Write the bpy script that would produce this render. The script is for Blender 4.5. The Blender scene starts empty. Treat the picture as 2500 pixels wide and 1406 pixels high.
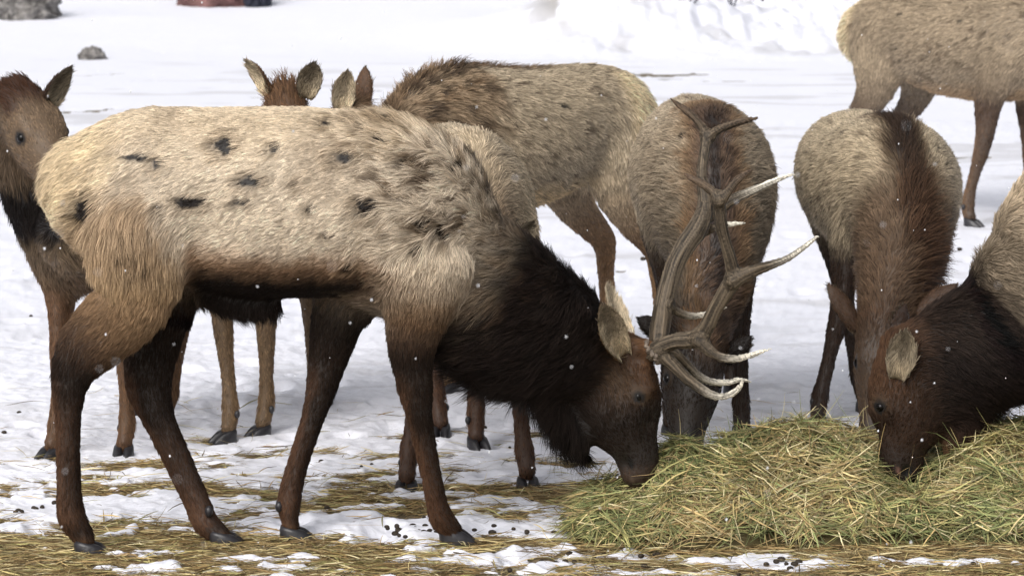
import bpy, math, random
import numpy as np
from mathutils import Vector

# ------------------------------------------------------------------ camera, sky, sun, exposure
SC = bpy.context.scene
COL = SC.collection
FPX = 9200.0                     # focal length in photograph pixels (2500 wide)
CAM_H = 2.3
PITCH = math.atan(1116.0 / FPX)  # the horizon lies above the frame
cam_d = bpy.data.cameras.new('camera')
cam = bpy.data.objects.new('camera', cam_d); COL.objects.link(cam)
cam.location = (0, 0, CAM_H); cam.rotation_euler = (math.pi / 2 - PITCH, 0, 0)
cam_d.sensor_width = 36.0; cam_d.lens = FPX / 2500 * 36.0
cam_d.clip_start = 0.5; cam_d.clip_end = 2000
cam_d.dof.use_dof = True; cam_d.dof.focus_distance = 12.4; cam_d.dof.aperture_fstop = 9.0
SC.camera = cam

SUN_EL, SUN_AZ = math.radians(40), math.radians(205)   # azimuth measured from +Y clockwise: behind the camera, a little left
world = bpy.data.worlds.new('World'); SC.world = world; world.use_nodes = True
nt = world.node_tree; nt.nodes.clear()
sky = nt.nodes.new('ShaderNodeTexSky'); sky.sky_type = 'NISHITA'; sky.sun_disc = False
sky.sun_elevation = SUN_EL; sky.sun_rotation = SUN_AZ; sky.dust_density = 6.0; sky.ozone_density = 1.0
hs = nt.nodes.new('ShaderNodeHueSaturation'); hs.inputs['Saturation'].default_value = 0.30
bg = nt.nodes.new('ShaderNodeBackground'); bg.inputs['Strength'].default_value = 0.15
wo = nt.nodes.new('ShaderNodeOutputWorld')
nt.links.new(sky.outputs[0], hs.inputs['Color']); nt.links.new(hs.outputs[0], bg.inputs[0]); nt.links.new(bg.outputs[0], wo.inputs[0])
sun_d = bpy.data.lights.new('sun', 'SUN'); sun_d.energy = 1.1; sun_d.angle = math.radians(45); sun_d.color = (1.0, 0.985, 0.965)
sun = bpy.data.objects.new('sun', sun_d); COL.objects.link(sun)
sdir = Vector((math.sin(SUN_AZ) * math.cos(SUN_EL), math.cos(SUN_AZ) * math.cos(SUN_EL), math.sin(SUN_EL)))
sun.rotation_euler = sdir.to_track_quat('Z', 'Y').to_euler()
vs = SC.view_settings
vs.view_transform = 'Standard'; vs.look = 'None'; vs.gamma = 1.0; vs.use_curve_mapping = False; vs.exposure = 0.04
SC.cycles.max_bounces = 6; SC.cycles.diffuse_bounces = 3; SC.cycles.glossy_bounces = 2; SC.cycles.transparent_max_bounces = 4

# ------------------------------------------------------------------ helpers
A_ = np.array
CP, SP = math.cos(PITCH), math.sin(PITCH)
def W(px, py, Y):
    """photograph pixel + distance -> point in the place"""
    u = (px - 1250.0) / FPX; v = (703.0 - py) / FPX
    d = A_([u, CP + v * SP, -SP + v * CP])
    k = Y / d[1]
    return A_([d[0] * k, Y, CAM_H + d[2] * k])
def GY(py):
    v = (703.0 - py) / FPX
    return CAM_H / -((-SP + v * CP) / (CP + v * SP))
def MPP(Y): return (Y * CP + 1.5 * SP) / FPX           # metres per photo pixel at that distance

def srgb(r, g, b, k=1.0):
    f = lambda c: ((c / 255 + 0.055) / 1.055) ** 2.4 if c / 255 > 0.04045 else c / 255 / 12.92
    return A_([f(r), f(g), f(b)]) * k

def hash3(i, j, k, seed):
    n = (i * 374761393 + j * 668265263 + k * 2147483647 + seed * 1274126177) & 0xffffffff
    n = ((n ^ (n >> 13)) * 1274126177) & 0xffffffff
    n = ((n ^ (n >> 16)) * 2246822519) & 0xffffffff
    return ((n ^ (n >> 15)) & 0xffffff) / float(0xffffff)
def vnoise2(P, seed=0):
    P = P[:, :2]; f = np.floor(P); t = P - f; f = f.astype(np.int64); t = t * t * (3 - 2 * t)
    i, j = f[:, 0], f[:, 1]; z = 0
    a, b, c, d = hash3(i, j, z, seed), hash3(i + 1, j, z, seed), hash3(i, j + 1, z, seed), hash3(i + 1, j + 1, z, seed)
    a = a + (b - a) * t[:, 0]; c = c + (d - c) * t[:, 0]
    return a + (c - a) * t[:, 1]
def vnoise(P, seed=0):
    P = np.asarray(P, float)
    if P.shape[1] == 2: return vnoise2(P, seed)
    f = np.floor(P); t = P - f; f = f.astype(np.int64); t = t * t * (3 - 2 * t)
    r = 0
    for dx in (0, 1):
        wx = t[:, 0] if dx else 1 - t[:, 0]
        for dy in (0, 1):
            wy = t[:, 1] if dy else 1 - t[:, 1]
            for dz in (0, 1):
                wz = t[:, 2] if dz else 1 - t[:, 2]
                r = r + wx * wy * wz * hash3(f[:, 0] + dx, f[:, 1] + dy, f[:, 2] + dz, seed)
    return r
def fbm(P, o=3, seed=0):
    a, s, n = 0.0, 0.5, 0.0
    P = np.asarray(P, float)
    for i in range(o):
        a = a + s * vnoise(P, seed + i * 17); n += s; s *= 0.5; P = P * 2.03 + 5.7
    return a / n
def sstep(a, b, x):
    t = np.clip((x - a) / (b - a), 0, 1); return t * t * (3 - 2 * t)
def unit(v):
    v = np.asarray(v, float); return v / (np.linalg.norm(v, axis=-1, keepdims=True) + 1e-12)
def mix(a, b, t):
    return a * (1 - t[:, None]) + b * t[:, None]

def tag(o, label=None, cat=None, group=None, kind=None):
    for k, v in (('label', label), ('category', cat), ('group', group), ('kind', kind)):
        if v: o[k] = v
    return o
def mesh_obj(name, V, F, mat=None, parent=None, loc=(0, 0, 0), smooth=True, attrs=None):
    me = bpy.data.meshes.new(name)
    V = np.asarray(V, np.float32); F = np.asarray(F, np.int32)
    n = F.shape[1]
    me.vertices.add(len(V)); me.vertices.foreach_set('co', V.ravel())
    me.loops.add(F.size); me.loops.foreach_set('vertex_index', F.ravel())
    me.polygons.add(len(F)); me.polygons.foreach_set('loop_start', np.arange(0, F.size, n, dtype=np.int32))
    me.polygons.foreach_set('use_smooth', np.full(len(F), smooth))
    for k, (ty, arr) in (attrs or {}).items():
        at = me.attributes.new(k, ty, 'POINT')
        if ty == 'FLOAT_COLOR':
            at.data.foreach_set('color', np.c_[arr, np.ones(len(arr))].astype(np.float32).ravel())
        elif ty == 'FLOAT_VECTOR':
            at.data.foreach_set('vector', np.asarray(arr, np.float32).ravel())
        else:
            at.data.foreach_set('value', np.asarray(arr, np.float32).ravel())
    me.update(calc_edges=True); me.validate()
    o = bpy.data.objects.new(name, me); COL.objects.link(o)
    if mat: me.materials.append(mat)
    if parent: o.parent = parent
    o.location = loc
    return o
def empty(name, loc):
    o = bpy.data.objects.new(name, None); COL.objects.link(o); o.location = loc; o.empty_display_size = 0.1
    return o

# ------------------------------------------------------------------ materials
def new_mat(name):
    m = bpy.data.materials.new(name); m.use_nodes = True; t = m.node_tree; t.nodes.clear()
    out = t.nodes.new('ShaderNodeOutputMaterial'); b = t.nodes.new('ShaderNodeBsdfPrincipled')
    t.links.new(b.outputs[0], out.inputs[0])
    return m, t, b
def nd(t, ty, **kw):
    n = t.nodes.new(ty)
    for k, v in kw.items():
        if k in n.inputs: n.inputs[k].default_value = v
        else: setattr(n, k, v)
    return n
def attr(t, name):
    n = t.nodes.new('ShaderNodeAttribute'); n.attribute_name = name; return n
def m_coat():
    m, t, b = new_mat('coat_hair')
    a = attr(t, 'hcol'); hi = t.nodes.new('ShaderNodeHairInfo')
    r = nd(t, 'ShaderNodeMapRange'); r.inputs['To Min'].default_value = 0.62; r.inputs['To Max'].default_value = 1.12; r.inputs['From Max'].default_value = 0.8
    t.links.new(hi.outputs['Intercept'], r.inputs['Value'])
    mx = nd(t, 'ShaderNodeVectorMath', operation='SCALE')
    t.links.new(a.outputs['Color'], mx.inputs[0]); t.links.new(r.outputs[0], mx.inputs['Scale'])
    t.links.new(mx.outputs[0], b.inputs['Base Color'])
    n = attr(t, 'hnrm'); g = t.nodes.new('ShaderNodeNewGeometry')
    ad = nd(t, 'ShaderNodeVectorMath', operation='MULTIPLY_ADD'); ad.inputs[1].default_value = (1.3, 1.3, 1.3)
    t.links.new(n.outputs['Vector'], ad.inputs[0]); t.links.new(g.outputs['Normal'], ad.inputs[2])
    no = nd(t, 'ShaderNodeVectorMath', operation='NORMALIZE'); t.links.new(ad.outputs[0], no.inputs[0])
    t.links.new(no.outputs[0], b.inputs['Normal'])
    b.inputs['Roughness'].default_value = 0.6; b.inputs['Specular IOR Level'].default_value = 0.10
    return m
def m_skin():
    m, t, b = new_mat('elk_skin')
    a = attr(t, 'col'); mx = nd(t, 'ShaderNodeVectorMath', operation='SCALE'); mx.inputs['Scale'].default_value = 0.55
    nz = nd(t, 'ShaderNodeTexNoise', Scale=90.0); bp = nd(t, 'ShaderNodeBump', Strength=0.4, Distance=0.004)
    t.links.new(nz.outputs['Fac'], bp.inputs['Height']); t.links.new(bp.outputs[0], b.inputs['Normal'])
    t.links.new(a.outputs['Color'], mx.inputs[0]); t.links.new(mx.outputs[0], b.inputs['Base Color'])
    b.inputs['Roughness'].default_value = 0.6
    return m
def m_antler():
    m, t, b = new_mat('antler_bone')
    a = attr(t, 'col'); q = attr(t, 'grain')
    nz = nd(t, 'ShaderNodeTexNoise', Scale=1.0, Detail=5.0, Roughness=0.6); t.links.new(q.outputs['Vector'], nz.inputs['Vector'])
    rp = nd(t, 'ShaderNodeMapRange'); rp.inputs['From Min'].default_value = 0.3; rp.inputs['From Max'].default_value = 0.7
    rp.inputs['To Min'].default_value = 0.3; rp.inputs['To Max'].default_value = 1.6
    t.links.new(nz.outputs['Fac'], rp.inputs['Value'])
    mx = nd(t, 'ShaderNodeVectorMath', operation='SCALE')
    t.links.new(a.outputs['Color'], mx.inputs[0]); t.links.new(rp.outputs[0], mx.inputs['Scale']); t.links.new(mx.outputs[0], b.inputs['Base Color'])
    bp = nd(t, 'ShaderNodeBump', Strength=0.7, Distance=0.004); t.links.new(nz.outputs['Fac'], bp.inputs['Height']); t.links.new(bp.outputs[0], b.inputs['Normal'])
    b.inputs['Roughness'].default_value = 0.6; b.inputs['Specular IOR Level'].default_value = 0.3
    return m
def m_plain(name, col, rough=0.5, spec=0.5, nscale=60.0, namp=0.35, bump=0.3, dist=0.003):
    m, t, b = new_mat(name)
    nz = nd(t, 'ShaderNodeTexNoise', Scale=nscale, Detail=5.0)
    tc = t.nodes.new('ShaderNodeTexCoord'); t.links.new(tc.outputs['Object'], nz.inputs['Vector'])
    rp = nd(t, 'ShaderNodeMapRange'); rp.inputs['To Min'].default_value = 1 - namp; rp.inputs['To Max'].default_value = 1 + namp
    rp.inputs['From Min'].default_value = 0.25; rp.inputs['From Max'].default_value = 0.75
    c = nd(t, 'ShaderNodeRGB'); c.outputs[0].default_value = (*col, 1)
    mx = nd(t, 'ShaderNodeVectorMath', operation='SCALE')
    t.links.new(nz.outputs['Fac'], rp.inputs['Value']); t.links.new(c.outputs[0], mx.inputs[0]); t.links.new(rp.outputs[0], mx.inputs['Scale'])
    t.links.new(mx.outputs[0], b.inputs['Base Color'])
    bp = nd(t, 'ShaderNodeBump', Strength=bump, Distance=dist); t.links.new(nz.outputs['Fac'], bp.inputs['Height']); t.links.new(bp.outputs[0], b.inputs['Normal'])
    b.inputs['Roughness'].default_value = rough; b.inputs['Specular IOR Level'].default_value = spec
    return m
def m_vcol(name, rough=0.7, sss=0.0):
    m, t, b = new_mat(name)
    a = attr(t, 'col'); t.links.new(a.outputs['Color'], b.inputs['Base Color']); b.inputs['Roughness'].default_value = rough
    b.inputs['Specular IOR Level'].default_value = 0.3
    return m
def m_ground():
    m, t, b = new_mat('snowy_ground')
    s = attr(t, 'snow'); tc = t.nodes.new('ShaderNodeTexCoord')
    n1 = nd(t, 'ShaderNodeTexNoise', Scale=9.0, Detail=8.0, Roughness=0.65); n2 = nd(t, 'ShaderNodeTexNoise', Scale=70.0, Detail=6.0, Roughness=0.7)
    n3 = nd(t, 'ShaderNodeTexNoise', Scale=1.3, Detail=4.0)
    for n in (n1, n2, n3): t.links.new(tc.outputs['Object'], n.inputs['Vector'])
    mud = nd(t, 'ShaderNodeMix', data_type='RGBA'); mud.inputs[6].default_value = (*srgb(64, 55, 44), 1); mud.inputs[7].default_value = (*srgb(140, 126, 100), 1)
    t.links.new(n2.outputs['Fac'], mud.inputs[0])
    sn = nd(t, 'ShaderNodeMix', data_type='RGBA'); sn.inputs[6].default_value = (0.79, 0.80, 0.87, 1); sn.inputs[7].default_value = (0.86, 0.87, 0.94, 1)
    t.links.new(n1.outputs['Fac'], sn.inputs[0])
    di = attr(t, 'dirt')
    dn = nd(t, 'ShaderNodeMix', data_type='RGBA'); dn.inputs[7].default_value = (*srgb(150, 145, 138), 1)
    t.links.new(di.outputs['Fac'], dn.inputs[0]); t.links.new(sn.outputs[2], dn.inputs[6])
    ml = nd(t, 'ShaderNodeMath', operation='MULTIPLY_ADD'); ml.inputs[1].default_value = 0.5; t.links.new(n2.outputs['Fac'], ml.inputs[0]); t.links.new(s.outputs['Fac'], ml.inputs[2])
    th = nd(t, 'ShaderNodeMapRange'); th.inputs['From Min'].default_value = 0.52; th.inputs['From Max'].default_value = 0.84
    t.links.new(ml.outputs[0], th.inputs['Value'])
    fin = nd(t, 'ShaderNodeMix', data_type='RGBA'); t.links.new(th.outputs[0], fin.inputs[0]); t.links.new(mud.outputs[2], fin.inputs[6]); t.links.new(dn.outputs[2], fin.inputs[7])
    t.links.new(fin.outputs[2], b.inputs['Base Color'])
    ad = nd(t, 'ShaderNodeMath', operation='MULTIPLY_ADD'); ad.inputs[1].default_value = 0.35
    t.links.new(n2.outputs['Fac'], ad.inputs[0]); t.links.new(n1.outputs['Fac'], ad.inputs[2])
    bp = nd(t, 'ShaderNodeBump', Strength=0.4, Distance=0.02); t.links.new(ad.outputs[0], bp.inputs['Height']); t.links.new(bp.outputs[0], b.inputs['Normal'])
    b.inputs['Roughness'].default_value = 0.75; b.inputs['Specular IOR Level'].default_value = 0.25
    return m
M_COAT, M_SKIN, M_ANT = m_coat(), m_skin(), m_antler()
M_HOOF = m_plain('hoof_horn', (0.022, 0.021, 0.024), 0.38, 0.5, 45, 0.5, 0.5, 0.004)
M_EYE = m_plain('eye_gloss', (0.004, 0.0035, 0.003), 0.16, 0.25, 5, 0.2, 0.0)
M_BLADE = m_vcol('dry_grass', 0.65)
M_PELLET = m_plain('dung', (0.028, 0.02, 0.013), 0.6, 0.3, 80, 0.5, 0.5)
M_FLAKE = m_plain('snow_flake', (0.85, 0.86, 0.9), 0.8, 0.2, 5, 0.05, 0.0)
M_SNOWG = m_ground()

# ------------------------------------------------------------------ ground
SNOW_STREAKS = [  # thin exposed dirt lines on the far snow: (px0, py0, px1, py1, thickness px, strength)
    (140, 272, 300, 262, 5, 1.0), (180, 186, 330, 176, 4, .55), (150, 212, 420, 192, 3, .4), (1515, 180, 1625, 180, 9, 1.0), (1600, 186, 1725, 180, 5, .9),
    (1540, 196, 1700, 190, 3, .7), (1720, 200, 1850, 198, 4, .7), (2285, 382, 2410, 380, 8, .9), (900, 222, 960, 216, 3, .8), (560, 240, 640, 236, 4, .8),
    (700, 150, 900, 128, 3, .35), (1490, 660, 1550, 656, 5, .8), (440, 824, 500, 824, 5, .8), (1190, 300, 1300, 298, 3, .5), (330, 120, 400, 132, 4, .35)]
def bare_amount(X, Y):
    """0 = closed snow, 1 = trampled hay and mud"""
    P = np.c_[X * 2.6, Y * 6.0]
    n = fbm(P, 4, 3); n2 = fbm(np.c_[X * 10, Y * 17], 3, 9)
    prof = np.interp(Y, [11.2, 11.55, 11.72, 11.80, 11.95, 12.15, 12.35, 12.7, 12.95, 13.12, 13.3, 13.7, 14.2, 15.5, 60],
                        [.80, .78, .66, .42, .46, .56, .44, .36, .52, .60, .42, .22, .12, .06, .02])
    left = sstep(-0.55, -0.95, X) * np.interp(Y, [11.5, 11.8, 12.25, 12.4], [.1, .40, .30, 0])
    right = sstep(0.1, 0.5, X) * np.interp(Y, [11.75, 11.9, 12.0, 13.0, 13.2], [0, -.05, .30, .25, 0])
    k = np.interp(Y, [13, 14.5, 17], [1, .6, .25])
    b = prof + left + right + ((n - .5) * 1.9 + (n2 - .5) * 1.1) * k
    return sstep(.42, .62, b)
def ground_height(X, Y):
    far = sstep(38, 58, Y)
    bank = far * (2.1 + 1.3 * (fbm(np.c_[X * .12 + 3, Y * .1], 3, 21) - .5) * 2)
    # lower, smooth snow on the left half; a ploughed lumpy ridge on the right
    bank = bank * (0.42 + 0.25 * sstep(1.0, 6.0, X))
    ridge = sstep(-.5, 1.5, X) * sstep(37, 41, Y) * (1 - .5 * sstep(55, 75, Y))
    P = np.c_[X * 1.6, Y * 1.2]
    lumps = ridge * (0.34 * (fbm(P, 4, 31) - .35) + 0.20 * (np.abs(fbm(P * 2.3, 3, 33) - .5) * 2))
    pile = 0.75 * np.exp(-(((X - 1.1) / 1.3) ** 2 + ((Y - 41.5) / 1.6) ** 2))
    soft = 0.03 * (fbm(np.c_[X * 1.1, Y * 1.1], 3, 41) - .5)
    return bank + lumps + pile * 0.6 + soft
def build_ground():
    ys = [9.5]
    while ys[-1] < 17: ys.append(ys[-1] + (0.011 if ys[-1] > 11.3 else .1) * (1 if ys[-1] < 13.4 else (ys[-1] / 13.4) ** 3))
    while ys[-1] < 62: ys.append(ys[-1] * 1.0045)
    ys = [-300, -60, -10, 4, 8] + ys + [70, 85, 110, 150, 250, 450, 800]
    ys = A_(ys)
    u = np.linspace(-1, 1, 470)
    u = np.concatenate([[-600, -60, -12, -4, -2, -1.4], u, [1.4, 2, 4, 12, 60, 600]])
    half = np.clip(ys, 9.5, 60) * 0.152
    X = u[None, :] * half[:, None]; Y = np.repeat(ys[:, None], len(u), 1)
    X, Y = X.ravel(), Y.ravel()
    bare = bare_amount(X, Y)
    for x0, y0, x1, y1, th, st in SNOW_STREAKS:
        a = A_([W(x0, y0, GY(y0))[0], GY(y0)]); b = A_([W(x1, y1, GY(y1))[0], GY(y1)])
        d = b - a; L = np.linalg.norm(d)
        tt = np.clip(((X - a[0]) * d[0] + (Y - a[1]) * d[1]) / L ** 2, 0, 1)
        cx, cy = a[0] + tt * d[0], a[1] + tt * d[1]
        wd = (GY(y0 - th) - GY(y0 + th)) * .5
        wob = (fbm(np.c_[X * 4, Y * 1.5], 3, 51) - .45) * 2.2
        dist = np.abs(Y - cy + wob * wd * .7) / (wd * .75) + np.abs(X - cx) * 6 + (fbm(np.c_[X * 9, Y * 3], 3, 53) - .4) * 1.6
        taper = 1 - np.abs(tt * 2 - 1) ** 3 * .6
        bare = np.maximum(bare, st * sstep(1.0, .55, dist / taper) * (1.1 if st > .8 else 1))
    snow = 1 - np.clip(bare, 0, 1)
    z = ground_height(X, Y)
    z += (snow ** .7 - 1) * 0.020 + snow * (0.018 * (fbm(np.c_[X * 13, Y * 13], 3, 61) - .5) + .02 * (fbm(np.c_[X * 3.5, Y * 3.5], 2, 63) - .5)) * (Y < 30) \
        + 0.012 * (fbm(np.c_[X * 35, Y * 35], 2, 71) - .5) * (Y < 20)
    nr = np.nonzero((Y > 11) & (Y < 24) & (np.abs(X) < 4)); xn, yn, dz = X[nr], Y[nr], np.zeros(len(nr[0])); rg = np.random.default_rng(77)
    for _ in range(300):      # old hoof prints
        cy = 11.6 + 11 * rg.random() ** 1.7; cx = rg.uniform(-1, 1) * cy * .145; q = rg.uniform(.04, .075)
        m = (np.abs(xn - cx) < q * 3) & (np.abs(yn - cy) < q * 4)
        d2 = ((xn[m] - cx) / q) ** 2 + ((yn[m] - cy) / (q * 1.4)) ** 2
        dz[m] += rg.uniform(.016, .042) * (.2 * np.exp(-(np.sqrt(d2) - 1.4) ** 2 * 5) - np.exp(-d2))
    z[nr] += dz * snow[nr]
    z *= (Y > 5)
    dirt = .55 * sstep(.55, .75, fbm(np.c_[X * 1.8, Y * .8], 4, 81)) * sstep(37, 40, Y) * sstep(.2, 1.2, X)
    dirt = np.maximum(dirt, .95 * sstep(.5, .62, fbm(np.c_[X * 3, Y * 1.4], 3, 83)) * np.exp(-(((X - .72) / .6) ** 2 + ((Y - 41) / 1.0) ** 2)))
    dirt = np.maximum(dirt, .30 * sstep(.58, .72, fbm(np.c_[X * .9, Y * 2.6], 4, 85)) * sstep(15, 18, Y) * sstep(40, 34, Y))
    dirt = np.maximum(dirt, .18 * sstep(.6, .72, fbm(np.c_[X * 4, Y * 7], 3, 87)) * sstep(12.5, 13.5, Y) * sstep(20, 16, Y))
    nv = len(u)
    i = np.arange(len(ys) - 1)[:, None] * nv + np.arange(nv - 1)[None, :]
    F = np.stack([i, i + 1, i + nv + 1, i + nv], -1).reshape(-1, 4)
    o = mesh_obj('ground', np.c_[X, Y, z], F, M_SNOWG, attrs={'snow': ('FLOAT', snow), 'dirt': ('FLOAT', dirt)})
    tag(o, kind='structure')
build_ground()

# ------------------------------------------------------------------ implicit bodies
def catmull(S, sub):
    S = np.asarray(S, float)
    if len(S) < 3 or sub < 2: return S
    E = np.vstack([2 * S[0] - S[1], S, 2 * S[-1] - S[-2]])
    out = []
    for i in range(1, len(E) - 2):
        for k in range(sub):
            t = k / sub
            out.append(.5 * (2 * E[i] + (E[i + 1] - E[i - 1]) * t + (2 * E[i - 1] - 5 * E[i] + 4 * E[i + 1] - E[i + 2]) * t * t
                             + (3 * E[i] - E[i - 1] - 3 * E[i + 1] + E[i + 2]) * t ** 3))
    out.append(S[-1])
    return A_(out)
class Chain:
    """swept tube with elliptical sections. rows: x y z rw rh | r g b hairlen lift density"""
    def __init__(s, rows, side, k=0.04, flow=1.0, grav=0.0, sub=3, name=''):
        R = catmull([np.concatenate([np.ravel(c) for c in r]) for r in rows], sub)
        s.P, s.rw, s.rh, s.at = R[:, :3], np.maximum(R[:, 3], .003), np.maximum(R[:, 4], .003), R[:, 5:]
        s.side, s.k, s.flow, s.grav, s.name = unit(A_(side, float)), k, flow, grav, name
    def bbox(s, m):
        r = np.maximum(s.rw, s.rh)[:, None] + m
        return (s.P - r).min(0), (s.P + r).max(0)
    def ev(s, Q, full=True):
        Q = Q.astype(np.float32); n = len(Q); best = np.full(n, 1e9, np.float32); bt = np.zeros(n, np.float32); btan = np.zeros((n, 3), np.float32)
        for i in range(len(s.P) - 1):
            a, b = s.P[i].astype(np.float32), s.P[i + 1].astype(np.float32); ab = b - a; L = np.linalg.norm(ab) + 1e-9; ax = ab / L
            ax = ax.astype(np.float32); sd = (s.side - ax * s.side.dot(ax)).astype(np.float32); sd = sd / (np.linalg.norm(sd) + 1e-9); up = np.cross(ax, sd)
            q = Q - a; pr = q @ ax; t = np.clip(pr / L, 0, 1)
            rw = s.rw[i] + (s.rw[i + 1] - s.rw[i]) * t; rh = s.rh[i] + (s.rh[i + 1] - s.rh[i]) * t
            ql = pr - t * L; qs = q @ sd; qu = q @ up; rl = np.minimum(rw, rh)
            kk = np.sqrt((qs / rw) ** 2 + (qu / rh) ** 2 + (ql / rl) ** 2)
            d = (kk - 1) * np.sqrt(rw * rh)
            m = d < best
            best = np.where(m, d, best)
            if full: bt = np.where(m, i + t, bt); btan[m] = ax
        return best, bt, btan
    def attrs(s, t):
        i = np.clip(np.floor(t).astype(int), 0, len(s.at) - 2); f = (t - i)[:, None]
        return s.at[i] * (1 - f) + s.at[i + 1] * f
def smin(a, b, k):
    h = np.clip(.5 + .5 * (b - a) / k, 0, 1)
    return b * (1 - h) + a * h - k * h * (1 - h)
def field(chains, lo, hi, h):
    n = np.ceil((hi - lo) / h).astype(int) + 1
    F = np.full(n, 0.5, np.float64)
    ax = [lo[i] + h * np.arange(n[i]) for i in range(3)]
    for c in chains:
        m = max(c.k, .02) + 2 * h
        bl, bh = c.bbox(m)
        i0 = np.clip(np.floor((bl - lo) / h).astype(int), 0, n); i1 = np.clip(np.ceil((bh - lo) / h).astype(int) + 1, 0, n)
        if (i1 <= i0).any(): continue
        sl = tuple(slice(i0[j], i1[j]) for j in range(3))
        g = np.stack(np.meshgrid(*[ax[j][sl[j]] for j in range(3)], indexing='ij'), -1).reshape(-1, 3)
        d = c.ev(g, False)[0].reshape(F[sl].shape)
        F[sl] = smin(F[sl], d, c.k)
    return F
def surface_nets(F, lo, h):
    n = A_(F.shape); ins = F < 0
    c = [ins[i:n[0] - 1 + i, j:n[1] - 1 + j, k:n[2] - 1 + k] for i in (0, 1) for j in (0, 1) for k in (0, 1)]
    s = sum(x.astype(np.int8) for x in c); mixed = (s > 0) & (s < 8)
    I = np.argwhere(mixed); idx = np.full(mixed.shape, -1, np.int64); idx[mixed] = np.arange(len(I))
    acc = np.zeros((len(I), 3)); cnt = np.zeros(len(I))
    corners = [(i, j, k) for i in (0, 1) for j in (0, 1) for k in (0, 1)]
    for a in range(8):
        for b in range(a + 1, 8):
            da = A_(corners[b]) - A_(corners[a])
            if np.abs(da).sum() != 1: continue
            fa = F[tuple((I + A_(corners[a])).T)]; fb = F[tuple((I + A_(corners[b])).T)]
            m = (fa < 0) != (fb < 0)
            t = np.where(m, fa / np.where(m, fa - fb, 1), 0)
            acc += np.where(m[:, None], A_(corners[a]) + t[:, None] * da, 0); cnt += m
    V = lo + h * (I + acc / cnt[:, None])
    quads = []
    for ax in range(3):
        sl0 = [slice(None)] * 3; sl1 = [slice(None)] * 3
        sl0[ax] = slice(0, n[ax] - 1); sl1[ax] = slice(1, n[ax])
        a, b = ins[tuple(sl0)], ins[tuple(sl1)]
        E = np.argwhere(a != b); flip = b[tuple(E.T)]
        u, v = (ax + 1) % 3, (ax + 2) % 3
        ok = (E[:, u] > 0) & (E[:, v] > 0) & (E[:, u] < n[u] - 1) & (E[:, v] < n[v] - 1); E, flip = E[ok], flip[ok]
        def cell(du, dv):
            e = E.copy(); e[:, u] -= du; e[:, v] -= dv; return idx[tuple(e.T)]
        q = np.stack([cell(1, 1), cell(0, 1), cell(0, 0), cell(1, 0)], -1)
        q[flip] = q[flip][:, ::-1]
        quads.append(q)
    return V, np.vstack(quads)
def taubin(V, F, it=4, lam=.5, mu=-.52):
    e = np.unique(np.sort(np.vstack([F[:, [0, 1]], F[:, [1, 2]], F[:, [2, 3]], F[:, [3, 0]]]), 1), axis=0)
    n = len(V); deg = np.bincount(e.ravel(), minlength=n).astype(float)[:, None] + 1e-9
    for i in range(it):
        for w in (lam, mu):
            s = np.stack([np.bincount(e[:, 0], V[e[:, 1], j], n) + np.bincount(e[:, 1], V[e[:, 0], j], n) for j in range(3)], -1)
            V = V + w * (s / deg - V)
    return V
def vnormals(V, F):
    T = np.vstack([F[:, [0, 1, 2]], F[:, [0, 2, 3]]])
    fn = np.cross(V[T[:, 1]] - V[T[:, 0]], V[T[:, 2]] - V[T[:, 0]])
    N = np.zeros_like(V)
    for j in range(3):
        for k in range(3): N[:, j] += np.bincount(T[:, k], fn[:, j], len(V))
    return unit(N)

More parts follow.
